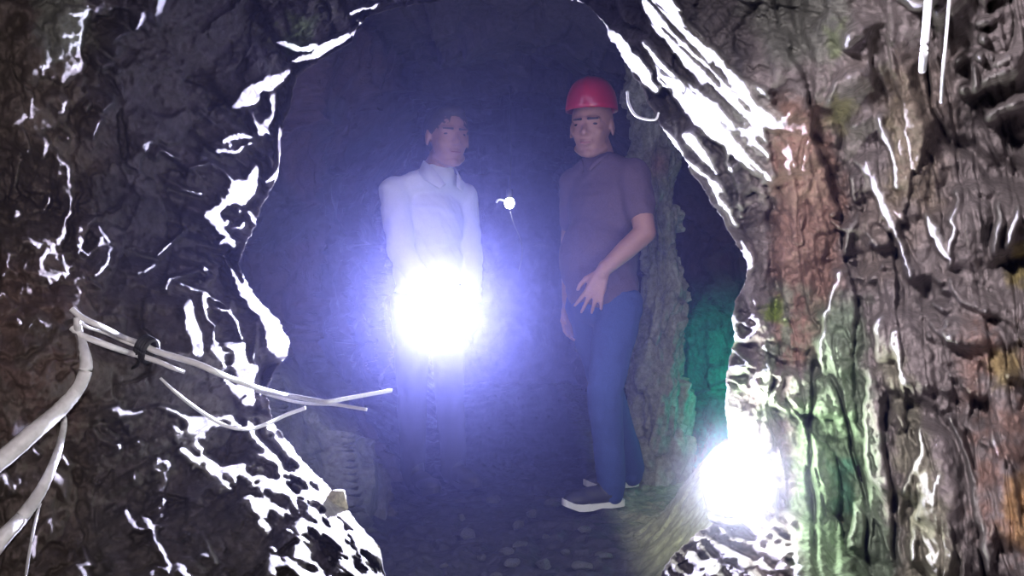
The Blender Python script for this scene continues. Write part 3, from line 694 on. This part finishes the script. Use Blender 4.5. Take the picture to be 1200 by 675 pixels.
# ------------------------------------------------------------------ the man in the red helmet
def man_right():
    root = thing('person', 'person in red hard hat, dark plum short-sleeved shirt and blue jeans, one hand resting at the thigh', 'person', (.40, 3.38, 0))
    root_m = Matrix.Translation(root.location).inverted()
    f = Vector((-.75, -.66, 0)).normalized(); Lf = Vector((-f.y, f.x, 0)); Lf = Vector((.66, -.75, 0)).normalized(); U3 = Vector((0, 0, 1)); AX = (f, Lf, U3)
    hip = Vector((.375, 3.33, .88)); chest = Vector((.385, 3.33, 1.22)); neck = Vector((.358, 3.31, 1.445)); hc = Vector((.322, 3.27, 1.545)); g = Vector((-.38, -.92, -.06))
    shL = Vector((.478, 3.20, 1.345)); elL = Vector((.514, 3.13, 1.115)); wrL = Vector((.345, 3.085, .965))
    shR = Vector((.27, 3.44, 1.345)); elR = Vector((.25, 3.52, 1.08)); wrR = Vector((.24, 3.45, .84))
    kneeN, ankN = Vector((.368, 3.22, .48)), Vector((.405, 3.30, .10)); kneeF, ankF = Vector((.40, 3.46, .48)), Vector((.535, 3.62, .10))
    hN, hF = hip + Lf * .085 - U3 * .05, hip - Lf * .085 - U3 * .05
    info = {}; HQ = 1.08
    def body(bm):
        info['h'] = head_parts(bm, hc, g, 0, HQ)
        capsule(bm, chest + U3 * .12, neck, .07, .058); capsule(bm, neck, hc - U3 * .03 - g * .02, .058, .056)
        ellipsoid(bm, chest, AX, (.10, .15, .20)); ellipsoid(bm, hip + U3 * .08, AX, (.11, .145, .17)); capsule(bm, shL, shR, .05, .05)
        capsule(bm, shL, elL, .052, .042); capsule(bm, elL, elL * .55 + wrL * .45, .043, .040); capsule(bm, elL * .55 + wrL * .45, wrL, .040, .027)
        capsule(bm, shR, elR, .05, .04); capsule(bm, elR, wrR, .040, .027)
        hand_parts(bm, wrL, Vector((-.36, -.02, -.93)), Vector((.1, 1, 0)), spread=16, thumb_side=-1 if (Vector((-.36, -.02, -.93)).cross(Vector((0, 1, 0)))).x > 0 else 1, curls=[(4, 14, 12), (8, 16, 14), (8, 18, 14), (12, 20, 16)], size=.98, thumb_curl=5)
        hand_parts(bm, wrR, Vector((-.05, -.1, -1)), -Lf * -1, curl=(20, 25, 20), thumb_side=1)
        for a, b, c_ in ((hN, kneeN, ankN), (hF, kneeF, ankF)):
            capsule(bm, a, b, .078, .05); capsule(bm, b, c_, .05, .036); capsule(bm, c_, c_ + Vector((-.08, -.02, -.05)), .034, .022)
    b = grow('body', body, M_SKIN, None, .0055, 4); put(b, root)
    P, gg, s_, u = info['h']
    def shirt(bm):
        ellipsoid(bm, chest + U3 * .01, AX, (.128, .185, .20)); ellipsoid(bm, hip + U3 * .14 + f * .03, AX, (.152, .172, .20)); ellipsoid(bm, hip + U3 * .02 + f * .005, AX, (.135, .165, .14))
        capsule(bm, shL - Lf * .02, shR + Lf * .02, .070, .070); capsule(bm, chest + U3 * .14, neck - U3 * .04, .09, .072)
        for q_ in (shL, shR): capsule(bm, neck - U3 * .045, q_, .066, .060)
        capsule(bm, shL, shL * .42 + elL * .58, .070, .064); capsule(bm, shR, shR * .42 + elR * .58, .068, .062)
    put(grow('shirt', shirt, M_MAROON, None, .007, 5, disp=fabric(.010, 5)), root)
    bm = bmesh.new()   # polo collar
    for sgn in (-1, 1):
        pts = [neck - U3 * .005 - f * .06 + Lf * sgn * .02, neck - U3 * .012 + Lf * sgn * .068, neck - U3 * .035 + f * .055 + Lf * sgn * .045, neck - U3 * .075 + f * .085 + Lf * sgn * .018]
        tube_bm(pts, [.010, .012, .014, .008], 8, 6, bm=bm)
    put(bm_obj('collar', bm, M_MAROON), root)
    def jeans(bm):
        ellipsoid(bm, hip - U3 * .03, AX, (.125, .158, .12))
        for a, b_, c_ in ((hN, kneeN, ankN), (hF, kneeF, ankF)):
            capsule(bm, a, b_, .098, .070); capsule(bm, b_, c_ + U3 * .0, .070, .058); capsule(bm, c_, c_ - U3 * .035, .055, .050)
    put(grow('jeans', jeans, M_JEAN, None, .008, 4, disp=fabric(.010, 25, 14)), root)
    for a, b_ in ((Vector((.455, 3.315, 0)), Vector((.205, 3.235, 0))), (Vector((.565, 3.65, 0)), Vector((.32, 3.56, 0)))):
        o = shoe(None, a, b_, FLOOR_UP, M_BLACK, M_SOLE); put(o, root)
    # hard hat: ribbed dome over a brim with a short peak
    top = hc + u * .066 - gg * .004
    bm = bmesh.new(); n = 48; rings = []
    for i in range(15):
        t = i / 14 * math.pi / 2; ring = []
        for k in range(n):
            a = 2 * math.pi * k / n; r = math.cos(t) ** .78; rib = 1 + .035 * max(0, math.cos(a * 2)) ** 12 * math.cos(t) ** .3 * (i > 1)
            ring.append(bm.verts.new(top + (gg * math.cos(a) * .122 * r + s_ * math.sin(a) * .104 * r) * rib + u * (.138 * math.sin(t) ** .92 * (1 + .02 * max(0, math.cos(a * 2)) ** 12))))
        rings.append(ring)
    for p, q in zip(rings[:-1], rings[1:]):
        for k in range(n): bm.faces.new((p[k], p[(k + 1) % n], q[(k + 1) % n], q[k]))
    bmesh.ops.remove_doubles(bm, verts=bm.verts, dist=.0008); bmesh.ops.recalc_face_normals(bm, faces=bm.faces)
    hat = bm_obj('helmet', bm, M_RED); md = hat.modifiers.new('t', 'SOLIDIFY'); md.thickness = .004; put(hat, root)
    bm = bmesh.new(); ra = []; rb = []; rc = []
    for k in range(n):
        a = 2 * math.pi * k / n; e = .012 + .042 * max(0, math.cos(a)) ** 1.5
        base = gg * math.cos(a) * .120 + s_ * math.sin(a) * .103; out = base + (gg * math.cos(a) + s_ * math.sin(a)) * e
        ra.append(bm.verts.new(top + base + u * .004)); rb.append(bm.verts.new(top + out - u * (.004 + .012 * max(0, math.cos(a))))); rc.append(bm.verts.new(top + base - u * .006))
    for k in range(n):
        k2 = (k + 1) % n; bm.faces.new((ra[k], ra[k2], rb[k2], rb[k])); bm.faces.new((rb[k], rb[k2], rc[k2], rc[k])); bm.faces.new((rc[k], rc[k2], ra[k2], ra[k]))
    br = bm_obj('brim', bm, M_REDF); put(br, hat, root)
    face_tmp(P, gg, s_, u, root)
def put(o, parent, grand=None):
    """parent o without moving it"""
    M_ = Matrix.Translation(parent.location)
    if grand is not None: M_ = Matrix.Translation(grand.location)
    o.parent = parent; o.matrix_parent_inverse = M_.inverted()
def face_tmp(P, g, s_, u, root, q=1.08):
    class R_: pass
    before = set(sc.objects)
    face_details(P, g, s_, u, None, q)
    for o in set(sc.objects) - before: put(o, root)
FLOOR_UP = .012

# ------------------------------------------------------------------ the man in white with the lamp
def man_left():
    root = thing('person', 'person in white long-sleeved shirt and dark trousers, bareheaded, holding up a glaring lamp', 'person', (-.37, 3.62, 0))
    f = Vector((.6, -.8, 0)); Lf = Vector((.8, .6, 0)); U3 = Vector((0, 0, 1)); AX = (f, Lf, U3)
    hip = Vector((-.375, 3.63, .88)); chest = Vector((-.375, 3.61, 1.20)); neck = Vector((-.322, 3.56, 1.44)); hc = Vector((-.280, 3.52, 1.552)); g = Vector((.42, -.90, -.05))
    shR, elR, wrR = Vector((-.505, 3.50, 1.315)), Vector((-.47, 3.42, 1.06)), Vector((-.315, 3.275, .845))
    shL, elL, wrL = Vector((-.225, 3.72, 1.315)), Vector((-.19, 3.74, 1.06)), Vector((-.175, 3.64, .83))
    hN, hF = hip - Lf * .085 - U3 * .05, hip + Lf * .085 - U3 * .05
    kN, aN = Vector((-.44, 3.56, .48)), Vector((-.44, 3.60, .10)); kF, aF = Vector((-.28, 3.62, .48)), Vector((-.27, 3.70, .10))
    info = {}; HQ = 1.15
    def body(bm):
        info['h'] = head_parts(bm, hc, g, 0, HQ)
        capsule(bm, chest + U3 * .12, neck, .07, .060); capsule(bm, neck, hc - U3 * .03 - g * .02, .056, .054)
        ellipsoid(bm, chest, AX, (.10, .15, .20)); ellipsoid(bm, hip + U3 * .06, AX, (.10, .14, .17)); capsule(bm, shL, shR, .05, .05)
        for a, b_, c_ in ((shL, elL, wrL), (shR, elR, wrR)): capsule(bm, a, b_, .05, .04); capsule(bm, b_, c_, .040, .027)
        hand_parts(bm, wrR, Vector((.42, -.80, -.42)), Vector((.35, .45, -.80)), curl=(55, 70, 45), thumb_side=1, thumb_curl=60, spread=2)
        hand_parts(bm, wrL, Vector((.05, -.12, -1)), -Lf, curl=(20, 28, 20), thumb_side=1)
        for a, b_, c_ in ((hN, kN, aN), (hF, kF, aF)):
            capsule(bm, a, b_, .078, .05); capsule(bm, b_, c_, .05, .036); capsule(bm, c_, c_ + f * .08 - U3 * .05, .034, .022)
    put(grow('body', body, M_SKIN, None, .0055, 4), root)
    P, gg, s_, u = info['h']
    def shirt(bm):
        ellipsoid(bm, chest, AX, (.125, .182, .20)); ellipsoid(bm, hip + U3 * .13, AX, (.128, .170, .20)); ellipsoid(bm, hip - U3 * .02, AX, (.125, .165, .13))
        capsule(bm, shL - Lf * .015, shR + Lf * .015, .068, .068); capsule(bm, chest + U3 * .14, neck - U3 * .045, .095, .070)
        for q_ in (shL, shR): capsule(bm, neck - U3 * .055, q_, .062, .056)
        for a, b_, c_ in ((shL, elL, wrL), (shR, elR, wrR)):
            capsule(bm, a, b_, .069, .058); capsule(bm, b_, b_ * .12 + c_ * .88, .058, .040)
    put(grow('shirt', shirt, M_WHITE, None, .007, 4, disp=fabric(.012, 45)), root)
    bm = bmesh.new()   # open collar
    for sgn in (-1, 1):
        A_ = [neck + U3 * .020 - f * .062, neck + U3 * .012 + Lf * sgn * .066 - f * .01, neck - U3 * .03 + Lf * sgn * .060 + f * .06, neck - U3 * .10 + Lf * sgn * .030 + f * .105]
        B_ = [neck - U3 * .022 - f * .080, neck - U3 * .035 + Lf * sgn * .090 - f * .01, neck - U3 * .075 + Lf * sgn * .100 + f * .045, neck - U3 * .12 + Lf * sgn * .060 + f * .105]
        ca, cb = catmull(A_, 8), catmull(B_, 8); va = [bm.verts.new(p) for p in ca]; vb = [bm.verts.new(p) for p in cb]
        for i in range(len(va) - 1): bm.faces.new((va[i], va[i + 1], vb[i + 1], vb[i]))
    col = bm_obj('collar', bm, M_WHITE); md = col.modifiers.new('t', 'SOLIDIFY'); md.thickness = .006; put(col, root)
    def trousers(bm):
        ellipsoid(bm, hip - U3 * .04, AX, (.115, .152, .12))
        for a, b_, c_ in ((hN, kN, aN), (hF, kF, aF)): capsule(bm, a, b_, .093, .068); capsule(bm, b_, c_, .068, .057); capsule(bm, c_, c_ - U3 * .035, .057, .055)
    put(grow('trousers', trousers, M_DARKC, None, .008, 4, disp=fabric(.009, 65, 14)), root)
    for a in (aN, aF):
        hl = Vector((a.x, a.y, 0)) - f * .05; o = shoe(None, hl, hl + f * .26, FLOOR_UP, M_BLACK, M_BLACK); put(o, root)
    def hair(bm):
        ellipsoid(bm, P(-.018, 0, .040), (gg, s_, u), (.112, .095, .103)); ellipsoid(bm, P(-.045, 0, .0), (gg, s_, u), (.076, .086, .080)); ellipsoid(bm, P(.030, 0, .090), (gg, s_, u), (.056, .064, .034))
    def hd(co):
        n = fbm(co[:, 0] * 60, co[:, 2] * 60 + co[:, 1] * 40, 12, 2); c = co.mean(0); v = co - c; v /= np.linalg.norm(v, axis=1)[:, None]
        return co + v * (.004 * n)[:, None]
    put(grow('hair', hair, M_HAIR, None, .005, 2, disp=hd), root)
    face_tmp(P, gg, s_, u, root)

# ------------------------------------------------------------------ lamps
def hand_lamp():
    o = LAMP; d = Vector((0, -1, 0))
    root = thing('hand_lamp', 'glaring white hand lamp held out by the person in the white shirt', 'lamp', o)
    put(bm_obj('housing', lathe_bm([(-.20, 0), (-.20, .017), (-.195, .020), (-.09, .020), (-.075, .024), (-.03, .046), (-.008, .052), (.0, .052), (.0, .047), (-.012, .044), (-.012, 0)], o, d), M_BLACK), root)
    put(bm_obj('bezel', lathe_bm([(-.006, .046), (-.006, .055), (.006, .055), (.006, .045), (-.006, .044)], o, d), M_METAL), root)
    put(bm_obj('lens', lathe_bm([(-.008, .045), (-.001, .040), (.004, .025), (.006, 0)], o, d), M_LENS), root)
    bm = bmesh.new(); ellipsoid(bm, o + Vector((0, .07, .022)), (Vector((1, 0, 0)), Vector((0, 1, 0)), Vector((0, 0, 1))), (.006, .011, .005), 2); put(bm_obj('switch', bm, M_METAL), root)
    bm = bmesh.new()
    for k in range(8):
        a = k * math.pi / 4; tube_bm([o + Vector((math.cos(a) * .0205, .10, math.sin(a) * .0205)), o + Vector((math.cos(a) * .0205, .18, math.sin(a) * .0205))], .0018, 6, 2, bm=bm)
    put(bm_obj('grip', bm, M_BLACK), root)
def work_lamp():
    o = LAMP2; d = Vector((-.05, -1, .15)).normalized()
    root = thing('work_lamp', 'dazzling round work lamp resting on the low rock ledge at the right', 'lamp', o - Vector((0, 0, .09)))
    put(bm_obj('housing', lathe_bm([(-.07, 0), (-.07, .028), (-.05, .036), (-.02, .054), (.0, .056), (.0, .050), (-.01, .048), (-.01, 0)], o, d), M_BLACK), root)
    put(bm_obj('lens', lathe_bm([(-.008, .048), (.002, .044), (.010, .028), (.013, 0)], o, d), M_LENS2), root)
    bm = bmesh.new()
    tube_bm([o + Vector((-.060, .02, 0)), o + Vector((-.062, .02, -.04)), o + Vector((-.045, .02, -.085)), o + Vector((.0, .02, -.09)), o + Vector((.045, .02, -.085)), o + Vector((.062, .02, -.04)), o + Vector((.060, .02, 0))], .005, 8, 6, bm=bm)
    put(bm_obj('bracket', bm, M_METAL), root)
    put(bm_obj('foot', lathe_bm([(0, 0), (0, .05), (.010, .052), (.016, .04), (.016, 0)], o + Vector((0, .02, -.108)), (0, 0, 1)), M_METAL), root)
    for sx in (-1, 1): put(bm_obj('knob', lathe_bm([(0, 0), (0, .011), (.012, .011), (.012, 0)], o + Vector((sx * .056, .02, 0)), (sx, 0, 0), 12), M_BLACK), root)
def added_green_lamp():  # added for its teal light, hidden from the camera
    o = GREEN; fz = float(floor_z(np.array([o.x]), np.array([o.y]))[0])
    root = thing('added_lamp', 'added green lamp, out of view in the recess behind the right rock edge', 'added_lamp', (o.x, o.y, fz))
    b0 = Vector((o.x, o.y, fz - .005)); hgt = o.z - fz + .005
    put(bm_obj('base', lathe_bm([(0, 0), (0, .040), (.02, .042), (.03, .032), (max(.05, hgt - .03), .030), (max(.05, hgt - .03), 0)], b0, (0, 0, 1), 24), M_BLACK), root)
    put(bm_obj('lens', lathe_bm([(-.03, .026), (.02, .026), (.03, .018), (.034, 0)], o, (0, 0, 1), 24), M_GREENL), root)
    put(bm_obj('cap', lathe_bm([(.034, 0), (.034, .030), (.044, .028), (.050, .01), (.050, 0)], o, (0, 0, 1), 24), M_BLACK), root)
def small_lamp():
    o = at(597, 238, 4.2)
    root = thing('hanging_lamp', 'tiny bright lamp hanging in the dark tunnel between the two people', 'lamp', o)
    bm = bmesh.new(); ellipsoid(bm, o, (Vector((1, 0, 0)), Vector((0, 1, 0)), Vector((0, 0, 1))), (.026, .026, .030), 3); put(bm_obj('bulb', bm, M_BULB), root)
    put(bm_obj('socket', lathe_bm([(.024, .014), (.03, .018), (.07, .018), (.075, .006), (.075, 0)], o, (0, 0, 1), 20), M_BLACK), root)
    put(bm_obj('cord', tube_bm([o + Vector((0, 0, .07)), o + Vector((.01, .02, .3)), o + Vector((.0, .03, .74))], .003, 8, 8), M_BLACK), root)
    put(bm_obj('hook', tube_bm([o + Vector((-.068, 0, .004)), o + Vector((-.058, -.01, .016)), o + Vector((-.035, -.01, .014)), o + Vector((-.016, -.012, .0))], .006, 8, 6), M_PIPE), root)
    q = at(604, 272, 4.1); r = at(612, 300, 4.1)
    tag(bm_obj('wire', tube_bm([at(598, 248, 4.19), at(602, 262, 4.13), at(608, 276, 4.1), at(612, 290, 4.1), at(611, 304, 4.1), at(608, 318, 4.1)], .0025, 8, 8), M_DWIRE), 'short curved wire dangling below the tiny lamp', 'wire')

# ------------------------------------------------------------------ hoses and cables on the left wall
def along(path, lift, lo=None, win=2):
    ds = [surf(px, py) for px, py in path]
    ds = [min(ds[max(0, i - win):i + win + 1]) - lift for i in range(len(ds))]
    sm = [sum(ds[max(0, i - 1):i + 2]) / len(ds[max(0, i - 1):i + 2]) for i in range(len(ds))]
    return [at(px, py, d) for (px, py), d in zip(path, sm)]
def dense(path, n=4): return [(p.x, p.y) for p in catmull([(x, y, 0) for x, y in path], n)]
def hoses():
    P1 = along(dense([(-110, 612), (-50, 574), (0, 540), (40, 506), (74, 476), (94, 450), (101, 428), (97, 406), (92, 388), (90, 372)]), .03)
    tag(bm_obj('hose', tube_bm(P1, [.017, .016, .0145, .013, .011, .008, .006], 16, 3, rough=.06), M_HOSE), 'thickest pale hose, muddy, curving up the left wall to the cable bundle', 'hose')
    P2 = along(dense([(-90, 742), (-40, 688), (0, 634), (24, 608), (46, 578), (60, 550), (70, 522), (75, 496), (72, 482)]), .02)
    tag(bm_obj('hose', tube_bm(P2, [.015, .014, .012, .0085, .006, .005], 16, 3, rough=.08, seed=4), M_HOSE), 'lower pale hose, thinner, running down to the bottom left corner', 'hose')
    P3 = along(dense([(47, 590), (40, 618), (34, 650), (28, 690), (20, 740)]), .02)
    tag(bm_obj('cord', tube_bm(P3, .0025, 8, 3), M_WIRE), 'thin cord hanging straight down beside the lower pale hose', 'cord')
    G = 'pale cables slung across the left wall'
    C1 = along(dense([(84, 362), (98, 373), (124, 385), (146, 396), (168, 404), (184, 412), (230, 426), (262, 440), (300, 454), (330, 462), (352, 466), (384, 471), (440, 473)]), .035, win=5)
    C1[-4:] = [p + Vector((0, .06 * (i + 1), 0)) for i, p in enumerate(C1[-4:])]
    tag(bm_obj('cable', tube_bm(C1, [.0055, .0055, .0065, .0065, .006, .005], 12, 3, rough=.05), M_CABLE), 'thick upper pale cable of the bundle stretched to the far side of the opening', 'cable', G)
    C2 = along(dense([(84, 384), (96, 393), (124, 404), (150, 413), (168, 418), (186, 424), (202, 431), (216, 436)]), .03, win=5)
    tag(bm_obj('cable', tube_bm(C2, [.006, .006, .0055, .004], 12, 3, rough=.05, seed=7), M_CABLE), 'short lower cable of the bundle, ending just past the dark tie', 'cable', G)
    C3 = along(dense([(90, 370), (100, 382), (122, 390), (144, 400), (166, 408)]), .026, win=4)
    tag(bm_obj('cable', tube_bm(C3, .003, 10, 3), M_CABLE), 'thinnest cable squeezed between the two others left of the dark tie', 'cable', G)
    C4 = along(dense([(300, 458), (320, 464), (342, 470), (364, 473), (392, 474), (430, 480)]), .045, win=3)
    tag(bm_obj('cable', tube_bm(C4, .0042, 10, 3), M_CABLE), 'cable running close under the thick one beside the pale slabs', 'cable', G)
    C5 = along(dense([(188, 443), (206, 460), (232, 480), (262, 498), (290, 503), (312, 497), (336, 486), (358, 478)]), .03, win=4)
    tag(bm_obj('cable', tube_bm(C5, [.0028, .004, .0045, .0045, .005, .005], 10, 3), M_CABLE), 'thin loose cable sagging in a V below the bundle', 'cable', G)
    # tie around the bundle
    ci = min(range(len(C1)), key=lambda i: abs(C1[i].x / C1[i].y - (172 - 600) / F)); c = C1[ci] - Vector((0, 0, .006)); r_ = thing('cable_tie', 'dark tape tie wrapped around the cable bundle on the left wall', 'cable tie', c)
    bm = bmesh.new(); d = (C1[ci + 1] - C1[ci - 1]).normalized(); x, y, d = basis(d)
    for k in range(4):
        o = c + d * (k - 1.5) * .007; pts = [o + (x * math.cos(a) * .017 + y * math.sin(a) * .024) for a in [i * math.pi / 6 for i in range(13)]]; tube_bm(pts, .0048, 8, 3, bm=bm)
    put(bm_obj('wrap', bm, M_BLACK), r_)
    put(bm_obj('tail', tube_bm([c + x * .01 - y * .02, c + x * .005 - y * .04 - d * .01, c - y * .055 - d * .03], .0035, 8, 5), M_BLACK), r_)
    # right wall, upper corner
    T1 = along(dense([(1094, -80), (1090, -30), (1087, 10), (1084, 46), (1081, 82)]), .03, win=8)
    tag(bm_obj('pipe', tube_bm(T1, .0066, 14, 3), M_PIPE), 'pale straight pipe hanging at the top of the right wall', 'pipe')
    T2 = along(dense([(1118, -80), (1114, -20), (1110, 30), (1106, 74), (1103, 120)]), .03, win=8)
    tag(bm_obj('wire', tube_bm(T2, .0028, 10, 3), M_WIRE), 'thin grey wire hanging just right of the pale straight pipe', 'wire')
    W = [at(735, 107, 2.13), at(737, 122, 2.12), at(744, 134, 2.11), (at(754, 139, 2.10)), at(768, 140, 2.09), at(772, 132, 2.09)]
    tag(bm_obj('wire', tube_bm(W, [.003, .004, .003, .0028, .003], 10, 6), M_CABLE), 'small bright wire hooked from the rock edge beside the red hard hat', 'wire')

# ------------------------------------------------------------------ loose rock
def stone_bm(c, r, seed, squash=(1, 1, .7), cuts=16, sub=4):
    rnd = random.Random(seed); bm = bmesh.new(); bmesh.ops.create_icosphere(bm, subdivisions=sub, radius=1)
    planes = []
    for _ in range(cuts):
        v = Vector((rnd.gauss(0, 1), rnd.gauss(0, 1), rnd.gauss(0, 1))).normalized(); planes.append((v, rnd.uniform(.55, .85)))
    off = rnd.uniform(0, 50)
    for v in bm.verts:
        p = v.co.copy()
        for n_, d_ in planes:
            t = p.dot(n_) - d_
            if t > 0: p -= n_ * t
        a = np.array([p.x * 3 + off]); b = np.array([p.y * 3 + p.z * 3]); p *= 1 + .07 * float(fbm(a, b, seed, 3)[0])
        v.co = Vector(c) + Vector((p.x * squash[0] * r, p.y * squash[1] * r, p.z * squash[2] * r))
    return bm
M_STONE = rock_mat('floor_stone', False, (.13, .13, .15), (.2, .5), 2.0)
M_PALE = rock_mat('pale_yellow_rock', False, (.60, .55, .40), (.4, .7), 2.0)
M_PILLAR = rock_mat('olive_grey_rock', False, (.17, .18, .14), (.5, .8), 1.0)
def rocks():
    # free-standing pillar behind the man in the red hat
    zz = np.linspace(-.15, 2.25, 260)[:, None]; a = np.linspace(0, 2 * np.pi, 150)[None, :]
    r = np.interp(zz[:, 0], [0, .5, .9, 1.15, 1.35, 1.6, 1.9, 2.3], [.18, .14, .09, .085, .11, .12, .15, .24])[:, None] + 0 * a
    cx_ = np.interp(zz[:, 0], [0, .5, .9, 1.3, 1.7, 2.3], [.685, .688, .714, .683, .688, .745])[:, None]
    A2 = np.where(a > np.pi, 2 * np.pi - a, a)
    f1, e1 = facets(A2 * 1.6 + .2 * fbm(A2, zz * 4, 3), zz / .22, 140, 1.0); f2, e2 = facets(A2 * 5, zz / .06, 141, 1.0)
    r = r + .05 * (f1 - .5) + .018 * (f2 - .5) + .02 * fbm(A2 * 3, zz * 8, 142, 4) - .015 * (1 - smooth(e1, 0, .1))
    P = np.stack([cx_ + r * np.cos(a), 3.85 + r * np.sin(a), zz + 0 * a], -1)
    g = fbm(A2 * 2, zz * 5, 77, 4); c = np.ones(g.shape + (3,)) * np.array((.26, .265, .20)); c = mixc(c, (.40, .41, .33), smooth(g, .05, .35)); c = mixc(c, (.30, .12, .09), np.exp(-((zz - 1.47) / .06) ** 2 - ((a - 4.6) / .5) ** 2) * .6)
    tag(grid_mesh('rock_pillar', P, M_ROCK_IN, c), 'rough olive grey rock pillar standing behind the person in the red hat', 'rock')
    o = at(394, 588, 1.86); tag(bm_obj('rock_block', stone_bm(o, .040, 9, (.8, .9, 1.2)), M_PALE, None, False), 'pale yellowish rock block perched on the edge of the lower left slope', 'rock')
    rnd = random.Random(11); first = None; kept = []
    spots = [(-.02, 2.75), (.03, 2.82), (-.10, 2.70), (.10, 2.62), (.18, 2.74), (.22, 2.55), (-.16, 2.95), (.02, 3.05), (-.05, 2.5), (.30, 2.66), (.12, 2.9), (-.22, 2.62), (.26, 2.92), (.0, 2.62), (.08, 3.2), (-.2, 3.15), (.17, 3.35), (-.08, 3.4)]
    for i, (x, y) in enumerate(spots):
        rr = rnd.uniform(.018, .042); z = float(floor_z(np.array([x]), np.array([y]))[0])
        if i < 4:
            bm = stone_bm((0, 0, 0), 1.0, 30 + i, (1, rnd.uniform(.7, 1), .6), 14, 3); s_ = bm_obj('stone', bm, M_STONE, None, False); kept.append(s_)
        else: s_ = kept[i % 4].copy(); sc.collection.objects.link(s_)
        s_.scale = (rr, rr, rr); s_.location = (x, y, z + rr * .32); s_.rotation_euler = (0, 0, rnd.uniform(0, 6.28))
        tag(s_, 'small dark wet stone lying on the tunnel floor', 'stone', 'loose stones on the tunnel floor')
man_right(); man_left(); hand_lamp(); work_lamp(); small_lamp(); added_green_lamp(); hoses(); rocks()

#@@OBJ2
# ------------------------------------------------------------------ haze
def haze():
    bm = bmesh.new(); bmesh.ops.create_cube(bm, size=1)
    for v in bm.verts: v.co = Vector((v.co.x * 3.2, 1.45 + (v.co.y + .5) * 7.4, .95 + v.co.z * 2.6))
    m = bpy.data.materials.new('smoky_haze'); m.use_nodes = True; nt = m.node_tree; nt.nodes.clear()
    out = nt.nodes.new('ShaderNodeOutputMaterial'); vs = nt.nodes.new('ShaderNodeVolumeScatter')
    vs.inputs['Color'].default_value = (.48, .48, 1.0, 1); vs.inputs['Density'].default_value = HAZE_D; vs.inputs['Anisotropy'].default_value = HAZE_G
    v2 = nt.nodes.new('ShaderNodeVolumeScatter'); v2.inputs['Color'].default_value = (.09, .15, 1.0, 1); v2.inputs['Density'].default_value = HAZE_D2; v2.inputs['Anisotropy'].default_value = .25
    ad = nt.nodes.new('ShaderNodeAddShader'); nt.links.new(vs.outputs[0], ad.inputs[0]); nt.links.new(v2.outputs[0], ad.inputs[1])
    nt.links.new(ad.outputs[0], out.inputs['Volume'])
    o = bm_obj('haze', bm, m, None, False); o['kind'] = 'stuff'
    tag(o, 'thin violet blue haze filling the tunnel behind the rock opening', 'haze')
HAZE_D, HAZE_G, HAZE_D2 = .0118, .82, .0045
haze()
